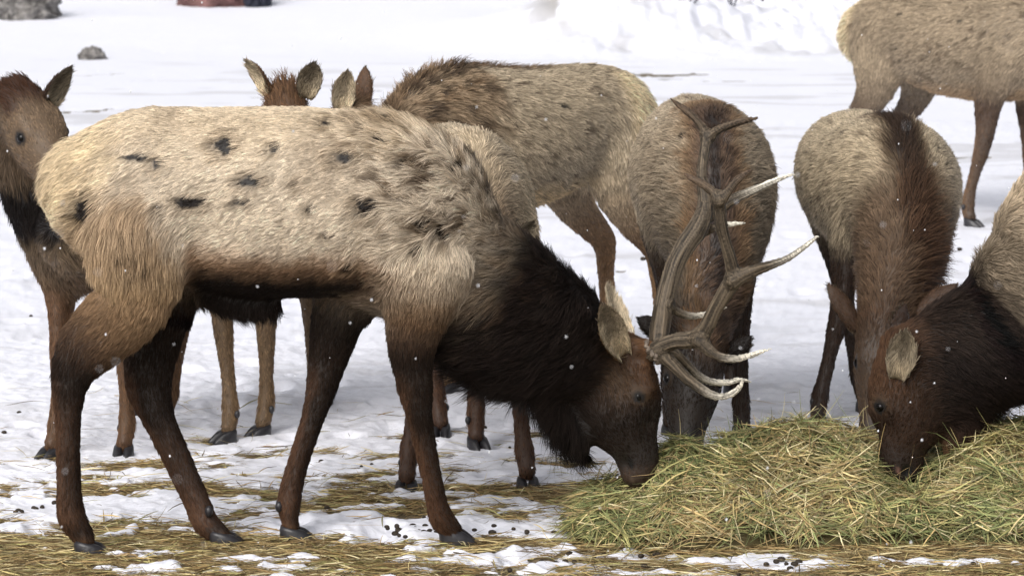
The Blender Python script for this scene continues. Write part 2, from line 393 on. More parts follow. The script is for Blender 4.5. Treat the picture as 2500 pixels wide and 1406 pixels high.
# ------------------------------------------------------------------ fur
def in_view(P, mx=120):
    d = P - A_([0, 0, CAM_H])
    dep = d[:, 1] * CP - d[:, 2] * SP; up = d[:, 1] * SP + d[:, 2] * CP
    px = 1250 + FPX * d[:, 0] / dep; py = 703 - FPX * up / dep
    return (px > -mx) & (px < 2500 + mx) & (py > -mx) & (py < 1406 + mx)
class Fur:
    def __init__(s): s.parts = []
    def add(s, V, F, N, col, hl, lift, dens, flow, count, base, rad=.0008, rng=None, clump=.45, mess=.22, cell=.022, seed=0, g=.10, curl=None, grizzle=.12):
        rng = rng or np.random.default_rng(seed)
        T = np.vstack([F[:, [0, 1, 2]], F[:, [0, 2, 3]]]) if F.shape[1] == 4 else F
        ar = .5 * np.linalg.norm(np.cross(V[T[:, 1]] - V[T[:, 0]], V[T[:, 2]] - V[T[:, 0]]), axis=1)
        w = ar * dens[T].mean(1)
        cen = V[T].mean(1) + base
        w = w * np.where(in_view(cen), 1.0, .12)
        pick = np.searchsorted(np.cumsum(w) / w.sum(), rng.random(count)); pick = np.minimum(pick, len(T) - 1)
        a, b = rng.random(count), rng.random(count); f = a + b > 1; a[f], b[f] = 1 - a[f], 1 - b[f]
        bw = np.stack([1 - a - b, a, b], -1)
        tr = T[pick]
        I = lambda X: (X[tr] * (bw[..., None] if X.ndim == 2 else bw)).sum(1)
        p, n, c, L, lf, fl = I(V), unit(I(N)), I(col), I(hl), I(lift), I(flow)
        wp = p + .012 * (np.stack([vnoise(p * 40 + 7 * j, seed + j) for j in range(3)], -1) - .5)
        jit = np.stack([fbm(p * 22 + 31 * j, 2, seed + 5 + j) for j in range(3)], -1) - .5
        wv = np.ones(count) if curl is None else I(curl)
        fl = fl + jit * .9 * wv[:, None]
        fl = unit(fl - n * (fl * n).sum(1, keepdims=True))
        L = L * (.6 + .8 * rng.random(count)) * (.75 + .5 * vnoise(p * 30, seed + 3))
        lf = np.clip(lf * (.7 + .6 * rng.random(count)), 0, 1.4)
        rnd = unit(rng.normal(size=(count, 3)))
        S = A_([0, .35, .7, 1.0])
        pts = np.zeros((count, 4, 3))
        for k, t in enumerate(S):
            pts[:, k] = p - n * .002 + L[:, None] * (fl * (np.cos(lf)[:, None] * t) + n * (np.sin(lf) * (t - .38 * t * t))[:, None]
                        + A_([0, 0, -1]) * (g * t * t) + rnd * (mess * t ** 1.5))
        key = np.floor(wp / cell).astype(np.int64); kk = key[:, 0] * 73856093 ^ key[:, 1] * 19349663 ^ key[:, 2] * 83492791
        _, first, inv = np.unique(kk, return_index=True, return_inverse=True)
        gi = first[inv.ravel()]
        off = pts[gi, :, :] - pts
        tooFar = (np.linalg.norm(pts[gi, 0] - pts[:, 0], axis=1) > cell * 2.2) | (np.einsum('ij,ij->i', n, n[gi]) < .4)
        amt = np.where(tooFar, 0, clump * (.5 + rng.random(count)))
        for k, t in enumerate(S): pts[:, k] += off[:, k] * (amt * t ** 1.4)[:, None]
        cv = (.66 + .68 * rng.random(count)) * (.80 + .4 * hash3(key[:, 0], key[:, 1], key[:, 2], seed))
        cv = cv * np.where(rng.random(count) < grizzle, .38, 1.0)
        c = c + .18 * (c @ A_([.3, .5, .2])[:, None] - c)
        c = np.clip(c * cv[:, None] * (1 + .45 * grizzle), 0, 1)
        r = rad * (.7 + .6 * rng.random(count))
        R = r[:, None] * A_([1.0, .95, .7, .15])
        s.parts.append((pts, R, c, n))
    def build(s, name, parent):
        pts, R, c, n = [np.concatenate(x) for x in zip(*s.parts)]
        cu = bpy.data.hair_curves.new(name); N = len(pts)
        cu.add_curves([4] * N)
        cu.attributes['position'].data.foreach_set('vector', pts.astype(np.float32).ravel())
        ra = cu.attributes.get('radius') or cu.attributes.new('radius', 'FLOAT', 'POINT')
        ra.data.foreach_set('value', R.astype(np.float32).ravel())
        a = cu.attributes.new('hcol', 'FLOAT_COLOR', 'CURVE'); a.data.foreach_set('color', np.c_[c, np.ones(N)].astype(np.float32).ravel())
        b = cu.attributes.new('hnrm', 'FLOAT_VECTOR', 'CURVE'); b.data.foreach_set('vector', n.astype(np.float32).ravel())
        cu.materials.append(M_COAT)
        o = bpy.data.objects.new(name, cu); COL.objects.link(o); o.parent = parent; o['kind'] = 'stuff'
        return o

# ------------------------------------------------------------------ coat colours (linear, as the hair itself)
PALE, TAN, GREY = srgb(226, 207, 180), srgb(204, 184, 154), srgb(172, 154, 128)
RUMP, DARK, BLACK = srgb(246, 219, 170), srgb(52, 40, 32), srgb(28, 22, 19)
LEGD, LEGR, RUST = srgb(45, 33, 25), srgb(84, 57, 38), srgb(118, 80, 47)
HEAD, FACE, EARI = srgb(84, 62, 44), srgb(112, 90, 68), srgb(228, 204, 164)
COATS = {'bull': dict(flank=PALE, neck=srgb(40, 31, 26), mane=DARK, leg=LEGD, shin=LEGR, head=srgb(42, 32, 25), spine=srgb(120, 96, 72)),
         'cow': dict(flank=TAN, neck=srgb(92, 70, 50), mane=srgb(110, 76, 46), leg=srgb(78, 58, 43), shin=srgb(102, 76, 52), head=HEAD, spine=srgb(132, 100, 66)),
         'dim': dict(flank=srgb(184, 163, 132), neck=srgb(112, 90, 66), mane=srgb(96, 66, 42), leg=srgb(44, 35, 29), shin=srgb(54, 42, 34), head=srgb(50, 38, 30), spine=srgb(120, 84, 48))}
def row(p, rw, rh, c, hl, lift=.35, dens=1.0): return (p, [rw, rh], c, [hl, lift, dens])

def ear_mesh(base, tip, facing, width):
    """cupped leaf, closed: returns V,F(quads),N,inner flag,flow"""
    ax = tip - base; L = np.linalg.norm(ax); ax = ax / L
    f = unit(facing - ax * facing.dot(ax)); s = np.cross(ax, f)
    nu, nv = 14, 11; V = []; inner = []
    for layer in (0, 1):
        for i in range(nu):
            u = i / (nu - 1)
            w = width * .5 * (np.interp(u, [0, .12, .3, .5, .7, .87, .96, 1], [.42, .62, .9, 1, .88, .55, .27, .08]))
            for j in range(nv):
                v = j / (nv - 1) * 2 - 1
                th = v * np.interp(u, [0, .3, 1], [2.0, 1.25, .75])
                k = np.interp(u, [0, .3, 1], [2.0, 1.25, .75])
                x = w * math.sin(th) / math.sin(min(k, 1.57)); y = w * (1 - math.cos(th)) * .9
                y += -.012 * math.sin(u * 3.0) + .015 * u * u
                if layer: y -= .007 * math.sin(max(.15, 1 - abs(v)) * 1.57)
                V.append(base + ax * (u * L) + s * x + f * y); inner.append(1 - layer)
    V = A_(V); F = []
    n0 = nu * nv
    for i in range(nu - 1):
        for j in range(nv - 1):
            a = i * nv + j
            F.append([a, a + 1, a + nv + 1, a + nv]); F.append([n0 + a, n0 + a + nv, n0 + a + nv + 1, n0 + a + 1])
    for i in range(nu - 1):
        for j in (0, nv - 1):
            a = i * nv + j; q = [a, a + nv, n0 + a + nv, n0 + a]; F.append(q if j == 0 else q[::-1])
    for j in range(nv - 1):
        for i in (0, nu - 1):
            a = i * nv + j; q = [a, n0 + a, n0 + a + 1, a + 1]; F.append(q if i == 0 else q[::-1])
    F = A_(F); N = vnormals(V, F)
    m = A_(inner, float)
    if (N[m > .5] @ f).mean() < 0: F = F[:, ::-1]; N = -N
    return V, F, N, m, np.repeat(ax[None], len(V), 0)
def sphere(c, r, nu=14, nv=10, ax=None):
    V, F = [], []
    r = A_([r] * 3 if np.isscalar(r) else r)
    for i in range(nv + 1):
        ph = math.pi * i / nv
        for j in range(nu):
            t = 2 * math.pi * j / nu
            V.append(A_([math.sin(ph) * math.cos(t), math.sin(ph) * math.sin(t), math.cos(ph)]) * r)
    for i in range(nv):
        for j in range(nu):
            F.append([i * nu + j, (i + 1) * nu + j, (i + 1) * nu + (j + 1) % nu, i * nu + (j + 1) % nu])
    V = A_(V)
    if ax is not None: V = V @ ax
    return V + c, A_(F)
def hoof_mesh(fwd, sc=1.0):
    """two toes side by side, sole at z=0, toes along fwd; origin under the pastern"""
    f = unit(A_([fwd[0], fwd[1], 0.])); l = A_([-f[1], f[0], 0]); V, F = [], []
    for sgn in (-1, 1):
        b0 = len(V); nr = 12
        rings = [(0, 1.0, 0), (.012, 1.02, .0), (.03, .93, -.006), (.048, .80, -.014), (.060, .62, -.018)]
        for z, k, sh in rings:
            for j in range(nr):
                t = 2 * math.pi * j / nr
                x = math.cos(t) * .052 * k; y = math.sin(t) * .021 * (k ** .6)
                if math.cos(t) > 0: y *= 1 - .45 * math.cos(t) ** 2
                zz = z * (1 - .38 * (x / .052 + 1) * .5) 
                V.append((f * (x + .018 + sh) + l * (y + sgn * (.0215 - .10 * (x) * 0 )) + A_([0, 0, zz])) * sc)
        for i in range(len(rings) - 1):
            for j in range(nr):
                F.append([b0 + i * nr + j, b0 + i * nr + (j + 1) % nr, b0 + (i + 1) * nr + (j + 1) % nr, b0 + (i + 1) * nr + j])
        for i, fl in ((0, 1), (len(rings) - 1, 0)):
            c = len(V); V.append(sum(V[b0 + i * nr:b0 + i * nr + nr]) / nr)
            for j in range(0, nr, 2):
                q = [c, b0 + i * nr + j, b0 + i * nr + j + 1, b0 + i * nr + (j + 2) % nr]; F.append(q[::-1] if fl else q)
    return A_(V), A_(F)

class Elk:
    def __init__(s, name, base, label, coat, heading, group='elk feeding on the snow', seed=1):
        s.base = A_([base[0], base[1], 0.]); s.h = unit(A_([heading[0], heading[1], 0.])); s.l = A_([-s.h[1], s.h[0], 0.])
        s.root = empty(name, s.base); tag(s.root, label, 'elk', group)
        s.ch, s.c, s.fur, s.seed = [], COATS[coat], Fur(), seed
        s.sculpt = []; s.face = .08 if coat == 'dim' else .35; s.paints, s.ears, s.rng = [], [], np.random.default_rng(seed)
    def loc(s, x, y, z): return s.h * x + s.l * y + A_([0, 0, z])
    def px(s, px, py, Y): return W(px, py, Y) - s.base
    def chain(s, rows, side=None, **k): s.ch.append(Chain(rows, s.l if side is None else side, **k))
    # ---- generic pieces, local metres
    def torso(s, sc=1.0, fat=1.0):
        c = s.c['flank']; T = [(-.70, 1.00, .07, .10), (-.60, 1.02, .15, .18), (-.46, 1.03, .205, .235), (-.25, 1.02, .24, .255), (0, .985, .27, .285),
             (.25, .985, .265, .305), (.45, 1.0, .22, .30), (.60, .985, .17, .25), (.72, .93, .12, .17)]
        s.chain([row(s.loc(x * sc, 0, z * sc), w * sc * fat, h * sc, c, .034, .32) for x, z, w, h in T], flow=-1, grav=.45, k=.05, name='torso')
    def leg(s, front, sgn, foot, sc=1.0, hoof_dir=None, thick=1.0):
        """foot: local point of the hoof on the ground"""
        c, lg, sh = s.c['flank'], s.c['leg'], s.c['shin']
        if front:
            J = [(.50, .145, .95, .10, .135), (.44, .155, .80, .082, .115), (.43, .14, .68, .060, .085), (.445, .125, .56, .046, .062), (.455, .12, .45, .040, .049), (.455, .12, .40, .037, .045),
                 (.452, .12, .30, .029, .033), (.452, .12, .19, .029, .032), (.455, .12, .125, .034, .039), (.475, .12, .075, .031, .034), (.495, .12, .045, .032, .037)]
            K = [c, mixc(c, lg, .45), lg, lg, lg, mixc(lg, sh, .4), mixc(lg, sh, .6), mixc(lg, sh, .8), sh, mixc(lg, sh, .5), lg]
            top = .95
        else:
            J = [(-.42, .10, 1.0, .14, .19), (-.38, .135, .86, .115, .17), (-.38, .15, .74, .083, .125), (-.44, .145, .62, .058, .085), (-.52, .135, .53, .045, .064), (-.555, .13, .47, .042, .056),
                 (-.548, .13, .38, .034, .042), (-.54, .13, .26, .031, .035), (-.535, .13, .135, .035, .042), (-.51, .13, .08, .031, .035), (-.49, .13, .045, .032, .038)]
            K = [c, c, mixc(c, lg, .35), mixc(c, lg, .8), lg, mixc(lg, sh, .4), mixc(lg, sh, .7), mixc(lg, sh, .8), sh, mixc(lg, sh, .5), lg]
            top = 1.0
        J = A_(J) * sc; J[:, 1] *= sgn
        d = foot[:2] - J[-1, :2] + s.h_local(hoof_dir) * -.012
        HL = [.032, .028, .024, .021, .020, .019, .018, .019, .024, .020, .014]
        rows = []
        for j, k, hl in zip(J, K, HL):
            w = np.clip(1 - (j[2] - .045 * sc) / ((top - .045) * sc), 0, 1) ** 1.0
            rows.append(row(s.loc(j[0] + d[0] * w, j[1] + d[1] * w, j[2]), j[3] * thick, j[4] * thick, k, hl, .3))
        s.chain(rows, flow=1, k=.045, sub=2, name='leg')
        s.foot(s.loc(foot[0], foot[1], 0), hoof_dir if hoof_dir is not None else s.h, sc)
    def h_local(s, v):
        if v is None: return A_([1., 0.])
        v = unit(A_([v[0], v[1], 0.])); return A_([v @ s.h, v @ s.l])
    def foot(s, p, d, sc=1.0):
        V, F = hoof_mesh(d, sc * 1.05)
        z = float(ground_at(p + s.base))
        mesh_obj('hoof', V + A_([p[0], p[1], z - .012]), F, M_HOOF, s.root)
        f = unit(A_([d[0], d[1], 0.])); l = A_([-f[1], f[0], 0])
        for sg in (-1, 1):
            V, F = sphere(A_([p[0], p[1], z + .105 * sc]) - f * .040 * sc + l * sg * .024 * sc, A_([.012, .012, .017]) * sc, 8, 6)
            mesh_obj('dewclaw', V, F, M_HOOF, s.root)
    def head(s, poll, muz, up, wide=1.0, eyes=True, sc=1.0):
        """poll, muz: points; up: forehead direction"""
        d = muz - poll; L = np.linalg.norm(d); ax = d / L; up = unit(up - ax * up.dot(ax)); sd = np.cross(up, ax); q = L / .46
        s.hd = (poll, ax, up, sd, L)
        hc, nc = s.c['head'], s.c['neck']
        fc = mixc(hc, FACE, s.face)
        T = [(-.06, -.02, .075, .085, mixc(hc, nc, .5), .03), (.04, -.005, .088, .10, hc, .024), (.14, -.012, .092, .108, hc, .016), (.22, -.02, .080, .102, fc, .012),
             (.30, -.018, .062, .080, fc, .010), (.37, -.012, .052, .062, hc, .008), (.43, -.006, .050, .052, mixc(hc, BLACK, .5), .006), (.462, -.004, .036, .038, BLACK, .004)]
        s.chain([row(poll + ax * (t * q) + up * (o * q), w * wide * q, h * q, c, hl * 1.5, .25) for t, o, w, h, c, hl in T], side=sd, flow=-1, k=.04, sub=3, name='head')
        # brow ridges and nostril wings
        for g in (-1, 1):
            e = poll + ax * (.13 * q) + up * (.055 * q) + sd * (g * .062 * q)
            s.chain([row(e - ax * .03 * q, .022 * q, .022 * q, hc, .01), row(e + ax * .035 * q, .020 * q, .02 * q, hc, .01)], side=sd, k=.035, sub=1, name='brow', flow=-1)
            if eyes:
                ep = poll + ax * (.165 * q) + up * (.030 * q) + sd * (g * .075 * q * wide)
                V, F = sphere(ep, .0195 * q); mesh_obj('eye', V, F, M_EYE, s.root); s.paints.append(('ring', ep, .05 * q))
            s.paints.append(('spot', poll + ax * (.445 * q) + up * (.012 * q) + sd * (g * .034 * q), .014 * q, BLACK * .25, 0.2))
    def neck(s, pts, c0, c1, hl=.045):
        """pts: list of (point, rw, rh)"""
        n = len(pts); s.chain([row(p, w, h, mixc(c0, c1, i / (n - 1)), hl, .38) for i, (p, w, h) in enumerate(pts)], flow=-1, grav=.5, k=.06, name='neck')
    def ear(s, base, tip, facing, width=.085, col=None, skip=False):
        s.ears.append((base, tip, unit(A_(facing, float)), width, s.c['head'] if col is None else col))
    def auto_ears(s, spread=.75, back=.55, L=.2):
        p, ax, up, sd, l = s.hd; q = l / .46
        for g in (-1, 1):
            b = p + sd * (g * .065 * q) + up * (.045 * q) + ax * (.0 * q)
            s.ear(b, b + unit(sd * g * spread - ax * back + up * .25) * L * q, ax * .6 + sd * g * .5 + up * .5)
    def build(s, h=.012, hairs=80000, rad=.0009, cell=.016, clump=.42, mess=.2, paint=None, grizzle=.16):
        lo = np.min([c.bbox(.05)[0] for c in s.ch], 0); hi = np.max([c.bbox(.05)[1] for c in s.ch], 0)
        lo = lo + A_([0.0013, .0017, .0011])
        F = field(s.ch, lo, hi, h); V, Q = surface_nets(F, lo, h); V = taubin(V, Q, 5)
        N = vnormals(V, Q)
        for sp, sr, am in s.sculpt:
            V = V + N * (am * np.exp(-(((V - sp) / sr) ** 2).sum(1)))[:, None]
        if s.sculpt: N = vnormals(V, Q)
        wsum = np.zeros(len(V)); at = np.zeros((len(V), 6)); fl = np.zeros((len(V), 3)); s.w = {}
        for c in s.ch:
            bl, bh = c.bbox(.09); m = ((V > bl) & (V < bh)).all(1); w = np.zeros(len(V))
            if not m.any(): continue
            d, t, tan = c.ev(V[m]); w[m] = np.exp(-np.clip(d, -.03, 1) / .022)
            wsum += w; at[m] += c.attrs(t) * w[m][:, None]; fl[m] += (tan * c.flow + A_([0, 0, -1]) * c.grav) * w[m][:, None]
            s.w[c.name] = s.w.get(c.name, 0) + w
        wsum += 1e-9; at /= wsum[:, None]; fl = unit(fl)
        for k in s.w: s.w[k] = s.w[k] / wsum
        col, hl, lift, dens = at[:, :3].copy(), at[:, 3].copy(), at[:, 4].copy(), at[:, 5].copy()
        lx, ly, lz = V @ s.h, V @ s.l, V[:, 2]
        st = dict(V=V, N=N, col=col, hl=hl, lift=lift, dens=dens, lx=lx, ly=ly, lz=lz, fl=fl, w=s.w, wav=np.ones(len(V)))
        n1 = fbm(V * 9 + s.seed * 3.1, 3, s.seed)
        st['n1'] = n1
        lw = np.clip(s.w.get('leg', 0) * 1.2, 0, 1) * sstep(.62, .48, lz); back = -(N @ s.h)
        st['col'] = mix(st['col'], s.c['shin'][None] * 1.25 + 0 * st['col'], lw * sstep(.15, .8, back + (n1 - .5) * .8) * .7)
        st['col'] = mix(st['col'], s.c['leg'][None] * .6 + 0 * st['col'], lw * sstep(.1, .7, -back + (n1 - .5) * .8) * .55)
        if paint: paint(st)
        col = st['col'] * (.82 + .36 * n1)[:, None]
        for p in s.paints:
            r = np.linalg.norm(V - p[1], axis=1)
            if p[0] == 'ring':
                m = sstep(p[2], p[2] * .5, r); col = mix(col, srgb(128, 102, 74), m * .4)
                m2 = sstep(p[2] * .72, p[2] * .5, r); col = mix(col, BLACK * .6, m2); st['dens'] *= 1 - np.minimum(m2 * 1.3, 1); st['hl'] *= 1 - m * .55
            elif p[0] == 'bare':
                m = sstep(p[2] * 1.15, p[2] * .85, r); col = mix(col, BLACK * .12, m); st['dens'] *= 1 - m
            else:
                m = sstep(p[2] * 1.3, p[2] * .7, r); col = mix(col, np.asarray(p[3]), m); st['hl'] = st['hl'] * (1 - m * (1 - p[4]))
        col = np.clip(col, .002, 1)
        body = mesh_obj('body', V, Q, M_SKIN, s.root, attrs={'col': ('FLOAT_COLOR', col)})
        tot = 0
        s.fur.add(V, Q, N, col, st['hl'], st['lift'], st['dens'] * np.clip(.034 / (st['hl'] + .002), .6, 2.6), st['fl'], hairs, s.base, rad, s.rng, clump, mess, cell, s.seed, curl=st['wav'], grizzle=grizzle)
        for base, tip, facing, width, ec in s.ears:
            EV, EF, EN, inner, efl = ear_mesh(base, tip, facing, width)
            L = np.linalg.norm(tip - base); ax = (tip - base) / L
            u = ((EV - base) @ ax) / L
            sx = np.abs((EV - base) @ np.cross(ax, facing)) / (width * .5)
            ic = mix(np.repeat(srgb(212, 193, 160)[None], len(EV), 0), np.repeat(srgb(80, 66, 54)[None], len(EV), 0), sstep(.55, .2, sx) * sstep(.2, .45, u) * .5)
            ic = mix(ic, np.repeat(EARI[None], len(EV), 0), sstep(.35, .1, u))
            ic = ic * (.55 if ec.mean() < .055 else 1.0)
            ecol = mix(np.repeat((ec * .85)[None], len(EV), 0), ic, inner * sstep(1.02, .86, sx))
            mesh_obj('ear', EV, EF, M_SKIN, s.root, attrs={'col': ('FLOAT_COLOR', ecol)})
            ehl = np.where(inner > .5, .030, .018) * (1 - .5 * u) * (1 + .5 * sstep(.75, 1.0, sx))
            s.fur.add(EV, EF, EN, ecol, ehl, np.full(len(EV), .42), np.ones(len(EV)), efl, max(1500, int(hairs * .022)), s.base, rad * .9, s.rng, .45, .32, .012, s.seed + 5, g=.0)
        s.fur.build('coat', s.root)
        return body
def mixc(a, b, t): return np.asarray(a) * (1 - t) + np.asarray(b) * t
def ground_at(p):
    X = A_([p[0]]); Y = A_([p[1]])
    b = bare_amount(X, Y)
    return ground_height(X, Y)[0] + ((1 - b[0]) ** .7 - 1) * .020

def paint_cow(st, s, stripe=None, stripe_w=.06, belly=srgb(120, 84, 50), zb=.74, rump=True, sc=1.0, spots=14, shade=0.0, front_dark=None):
    V, lx, ly, lz, w = st['V'], st['lx'], st['ly'], st['lz'], st['w']
    tw = np.clip(w['torso'] * 1.15, 0, 1); N = st['N']
    col = st['col']; n1 = st['n1']
    n2 = fbm(V * 28, 3, s.seed + 40); n3 = fbm(V * A_([14, 14, 26.]), 3, s.seed + 50)
    col = mix(col, np.repeat(belly[None], len(V), 0), tw * sstep(zb * sc + .07, zb * sc - .05, lz + (n2 - .5) * .1) * .75)
    if stripe is not None:
        sp = sstep(stripe_w * 1.6, stripe_w * .4, np.abs(ly) + (n2 - .5) * .08) * sstep(.35, .7, N[:, 2]) * np.clip(tw + w.get('neck', 0) * .8, 0, 1) * sstep(-.35, .1, lx)
        col = mix(col, np.repeat(stripe[None], len(V), 0), np.clip(sp * 1.1, 0, .95))
        st['hl'] *= 1 + .7 * sp; st['lift'] = st['lift'] + .45 * sp
    if rump:
        rp = sstep(-.50 * sc, -.60 * sc, lx + (n2 - .5) * .05 + np.abs(ly) * .25) * sstep(.6 * sc, .75 * sc, lz)
        col = mix(col, np.repeat(RUMP[None], len(V), 0), rp); st['hl'] *= 1 + .4 * rp
    # ragged winter coat: small dark tufts and nicks
    n3 = fbm(V * A_([26, 26, 48.]), 2, s.seed + 50); nick = sstep(.66, .74, n3) * tw
    col = mix(col, np.repeat(srgb(84, 66, 50)[None], len(V), 0), nick * .75)
    rng = np.random.default_rng(s.seed + 9)
    idx = rng.choice(len(V), spots * 6)
    k = 0
    for i in idx:
        if tw[i] < .8 or k >= spots: continue
        k += 1
        r = np.linalg.norm((V - V[i]) * A_([.8, .8, 1.5]), axis=1); m = sstep(.022, .010, r + (n2 - .5) * .03)
        col = mix(col, np.repeat(srgb(46, 40, 32)[None], len(V), 0), m); st['hl'] *= 1 - .6 * m
    st['col'] = col

# ------------------------------------------------------------------ the bull in front, seen from its right side
def build_bull():
    Y0 = 12.08
    e = Elk('bull_elk', (W(640, 1320, Y0)[0], Y0), 'large antlered bull elk in side view, pale patchy coat, head down at the hay', 'bull', (1, 0), seed=3)
    S = MPP(Y0); P = lambda x, y, dy=0.: W(x, y, Y0 + dy) - e.base
    c, nk, lg, sh, hd = (e.c[k] for k in ('flank', 'neck', 'leg', 'shin', 'head'))
    T = [(160, 400, 470, .07), (190, 368, 530, .12), (245, 322, 610, .18), (315, 285, 655, .22), (395, 262, 680, .245), (490, 264, 696, .262), (600, 264, 722, .285), (720, 264, 722, .295),
         (840, 272, 722, .295), (930, 282, 735, .28), (990, 318, 745, .25), (1025, 395, 755, .20), (1050, 480, 770, .12)]
    e.chain([row(P(x, (t + b) / 2), w, (b - t) / 2 * S, c, .025, .26) for x, t, b, w in T], flow=-1, grav=.35, k=.05, name='torso')
    # tail and sheath
    e.chain([row(P(178, 375), .035, .035, RUMP, .04, .4), row(P(146, 408), .03, .03, RUMP, .045, .4), row(P(138, 450), .018, .02, RUMP, .04, .4)], flow=1, k=.04, name='tail')
    e.chain([row(P(500, 715), .05, .03, BLACK, .05, .5), row(P(590, 742), .05, .032, BLACK, .06, .6), row(P(668, 742), .04, .022, BLACK, .06, .6)], flow=.3, grav=1.0, k=.04, name='sheath')
    # neck
    HZ = .24   # the head swings a little away from the camera, over the end of the hay
    NK = [((985, 380), (1020, 775), .20), ((1070, 462), (1085, 805), .18), ((1170, 538), (1168, 888), .165), ((1272, 606), (1232, 952), .148), ((1362, 672), (1308, 976), .13), ((1443, 742), (1365, 975), .11), ((1515, 820), (1415, 990), .092)]
    rows = []
    for i, (a, b, w) in enumerate(NK):
        q = HZ * (i / 6.) ** 1.3; pa, pb = P(*a, q), P(*b, q); rows.append(row((pa + pb) / 2, w, np.linalg.norm(pa - pb) / 2, mixc(c, nk, [0, .4, .95, 1, 1, 1, 1][i]), [.036, .048, .062, .064, .062, .052, .042][i], [.34, .36, .44, .46, .44, .4, .35][i]))
    e.chain(rows, flow=-1, grav=.75, k=.06, name='neck')
    # head, nose to the ground
    HD = [((1558, 812), (1450, 920), .078), ((1588, 874), (1434, 996), .090), ((1598, 940), (1434, 1056), .094), ((1600, 1005), (1460, 1088), .080), ((1602, 1058), (1492, 1112), .062),
          ((1606, 1104), (1508, 1146), .055), ((1600, 1138), (1516, 1168), .050), ((1592, 1158), (1530, 1178), .034)]
    rows = []
    HC = [mixc(hd, RUST, .35), mixc(hd, RUST, .25), hd, hd, mixc(hd, BLACK, .2), hd, srgb(74, 57, 45), srgb(62, 48, 40)]
    for i, (a, b, w) in enumerate(HD):
        pa, pb = P(*a, HZ), P(*b, HZ); rows.append(row((pa + pb) / 2, w * .94, np.linalg.norm(pa - pb) / 2 * .97, HC[i], [.034, .028, .022, .020, .016, .013, .010, .006][i], .26))
    e.chain(rows, flow=-1, k=.04, name='head')
    # throat beard
    e.chain([row(P(1330, 972, HZ * .7), .05, .04, BLACK, .07, .5), row(P(1390, 1036, HZ), .05, .045, BLACK, .11, .5), row(P(1425, 1070, HZ), .035, .03, BLACK, .09, .4)], flow=.1, grav=1.3, k=.05, name='beard')
    for g in (-1, 1):
        b = P(1575, 930, HZ + g * .066)
        e.chain([row(b + A_([-.01, 0, .035]), .02, .024, mixc(hd, RUST, .5), .012), row(b + A_([.01, 0, -.03]), .018, .022, mixc(hd, RUST, .4), .012)], k=.035, sub=1, flow=-1, name='brow')
        ep = P(1558, 968, HZ + g * .066); V, F = sphere(ep, A_([.015, .018, .020])); mesh_obj('eye', V, F, M_EYE, e.root); e.paints.append(('ring', ep, .046))
        e.paints.append(('bare', P(1530, 1138, HZ + g * .056), .026)); e.sculpt.append((P(1528, 1138, HZ + g * .05), A_([.018, .03, .026]), -.016))
        e.sculpt.append((P(1590, 1040, HZ + g * .06), A_([.03, .03, .06]), -.012)); e.sculpt.append((P(1500, 1010, HZ + g * .09), A_([.05, .04, .06]), .012))
        e.paints.append(('spot', P(1545, 1172, HZ + g * .04), .010, srgb(96, 78, 62), .4)); e.paints.append(('spot', P(1572, 1005, HZ + g * .07), .012, BLACK * .4, .6))
        # pedicle
        e.chain([row(P(1560, 850, HZ + g * .045), .03, .03, RUST, .02), row(P(1592, 858, HZ + g * .055), .028, .028, RUST, .02)], k=.03, sub=1, flow=1, name='pedicle')
    # legs: rows of (left edge, right edge, y)
    def leg(E, dy, rw, cols, hls, foot, top=0):
        rows = []; n = len(E)
        for i, (a, b, y) in enumerate(E):
            d = dy[0] + (dy[1] - dy[0]) * i / (n - 1)
            rows.append(row(P((a + b) / 2, y, d), rw[i], max((b - a) / 2 * S - .007, .02), cols[i], hls[i], .3))
        e.chain(rows, flow=1, k=.05, sub=2, name='leg')
        fp = P(foot[0], foot[1], 0); gy = GY(foot[1]); fp = W(foot[0], foot[1], gy) - e.base
        e.foot(fp, (1, 0.02), 1.12)
    # near hind
    d = lambda py: GY(py) - Y0
    nh = [(205, 462, 560), (215, 468, 640), (236, 428, 720), (190, 372, 780), (140, 300, 840), (122, 248, 890), (122, 218, 940), (128, 204, 1000), (132, 200, 1060), (134, 200, 1130), (134, 203, 1200), (136, 212, 1255), (158, 226, 1290), (176, 236, 1316)]
    cn = [c, srgb(186, 156, 116), srgb(160, 128, 90), srgb(132, 102, 70), srgb(84, 62, 44), lg, lg, mixc(lg, sh, .35), mixc(lg, sh, .5), mixc(lg, sh, .45), mixc(lg, sh, .5), sh, lg, mixc(lg, RUST, .5)]
    leg(nh, (-.17, d(1345)), [.11, .10, .085, .07, .058, .05, .046, .040, .036, .034, .034, .038, .034, .036], cn, [.040, .042, .034, .028, .024, .022, .020, .018, .018, .018, .019, .024, .018, .014], (216, 1345))
    fh = [(250, 520, 640), (280, 500, 720), (302, 462, 790), (300, 440, 850), (298, 428, 905), (306, 424, 955), (338, 430, 1010), (366, 448, 1065), (394, 472, 1120), (420, 496, 1175), (446, 520, 1230), (462, 536, 1270), (498, 560, 1298), (520, 568, 1308)]
    leg(fh, (.14, d(1318)), [.10, .09, .075, .062, .055, .048, .044, .038, .036, .034, .034, .036, .034, .034], [mixc(c, lg, .5), lg, lg, lg, lg, lg, lg, mixc(lg, sh, .3), mixc(lg, sh, .4), mixc(lg, sh, .5), sh, sh, lg, mixc(lg, RUST, .5)],
        [.026] * 4 + [.020] * 4 + [.018] * 6, (545, 1317))
    nf = [(930, 1150, 640), (935, 1120, 720), (938, 1085, 790), (944, 1066, 850), (958, 1060, 910), (972, 1060, 965), (990, 1060, 1015), (1002, 1066, 1070), (1016, 1076, 1125), (1028, 1086, 1180), (1036, 1098, 1230), (1042, 1112, 1262), (1066, 1130, 1288), (1076, 1134, 1300)]
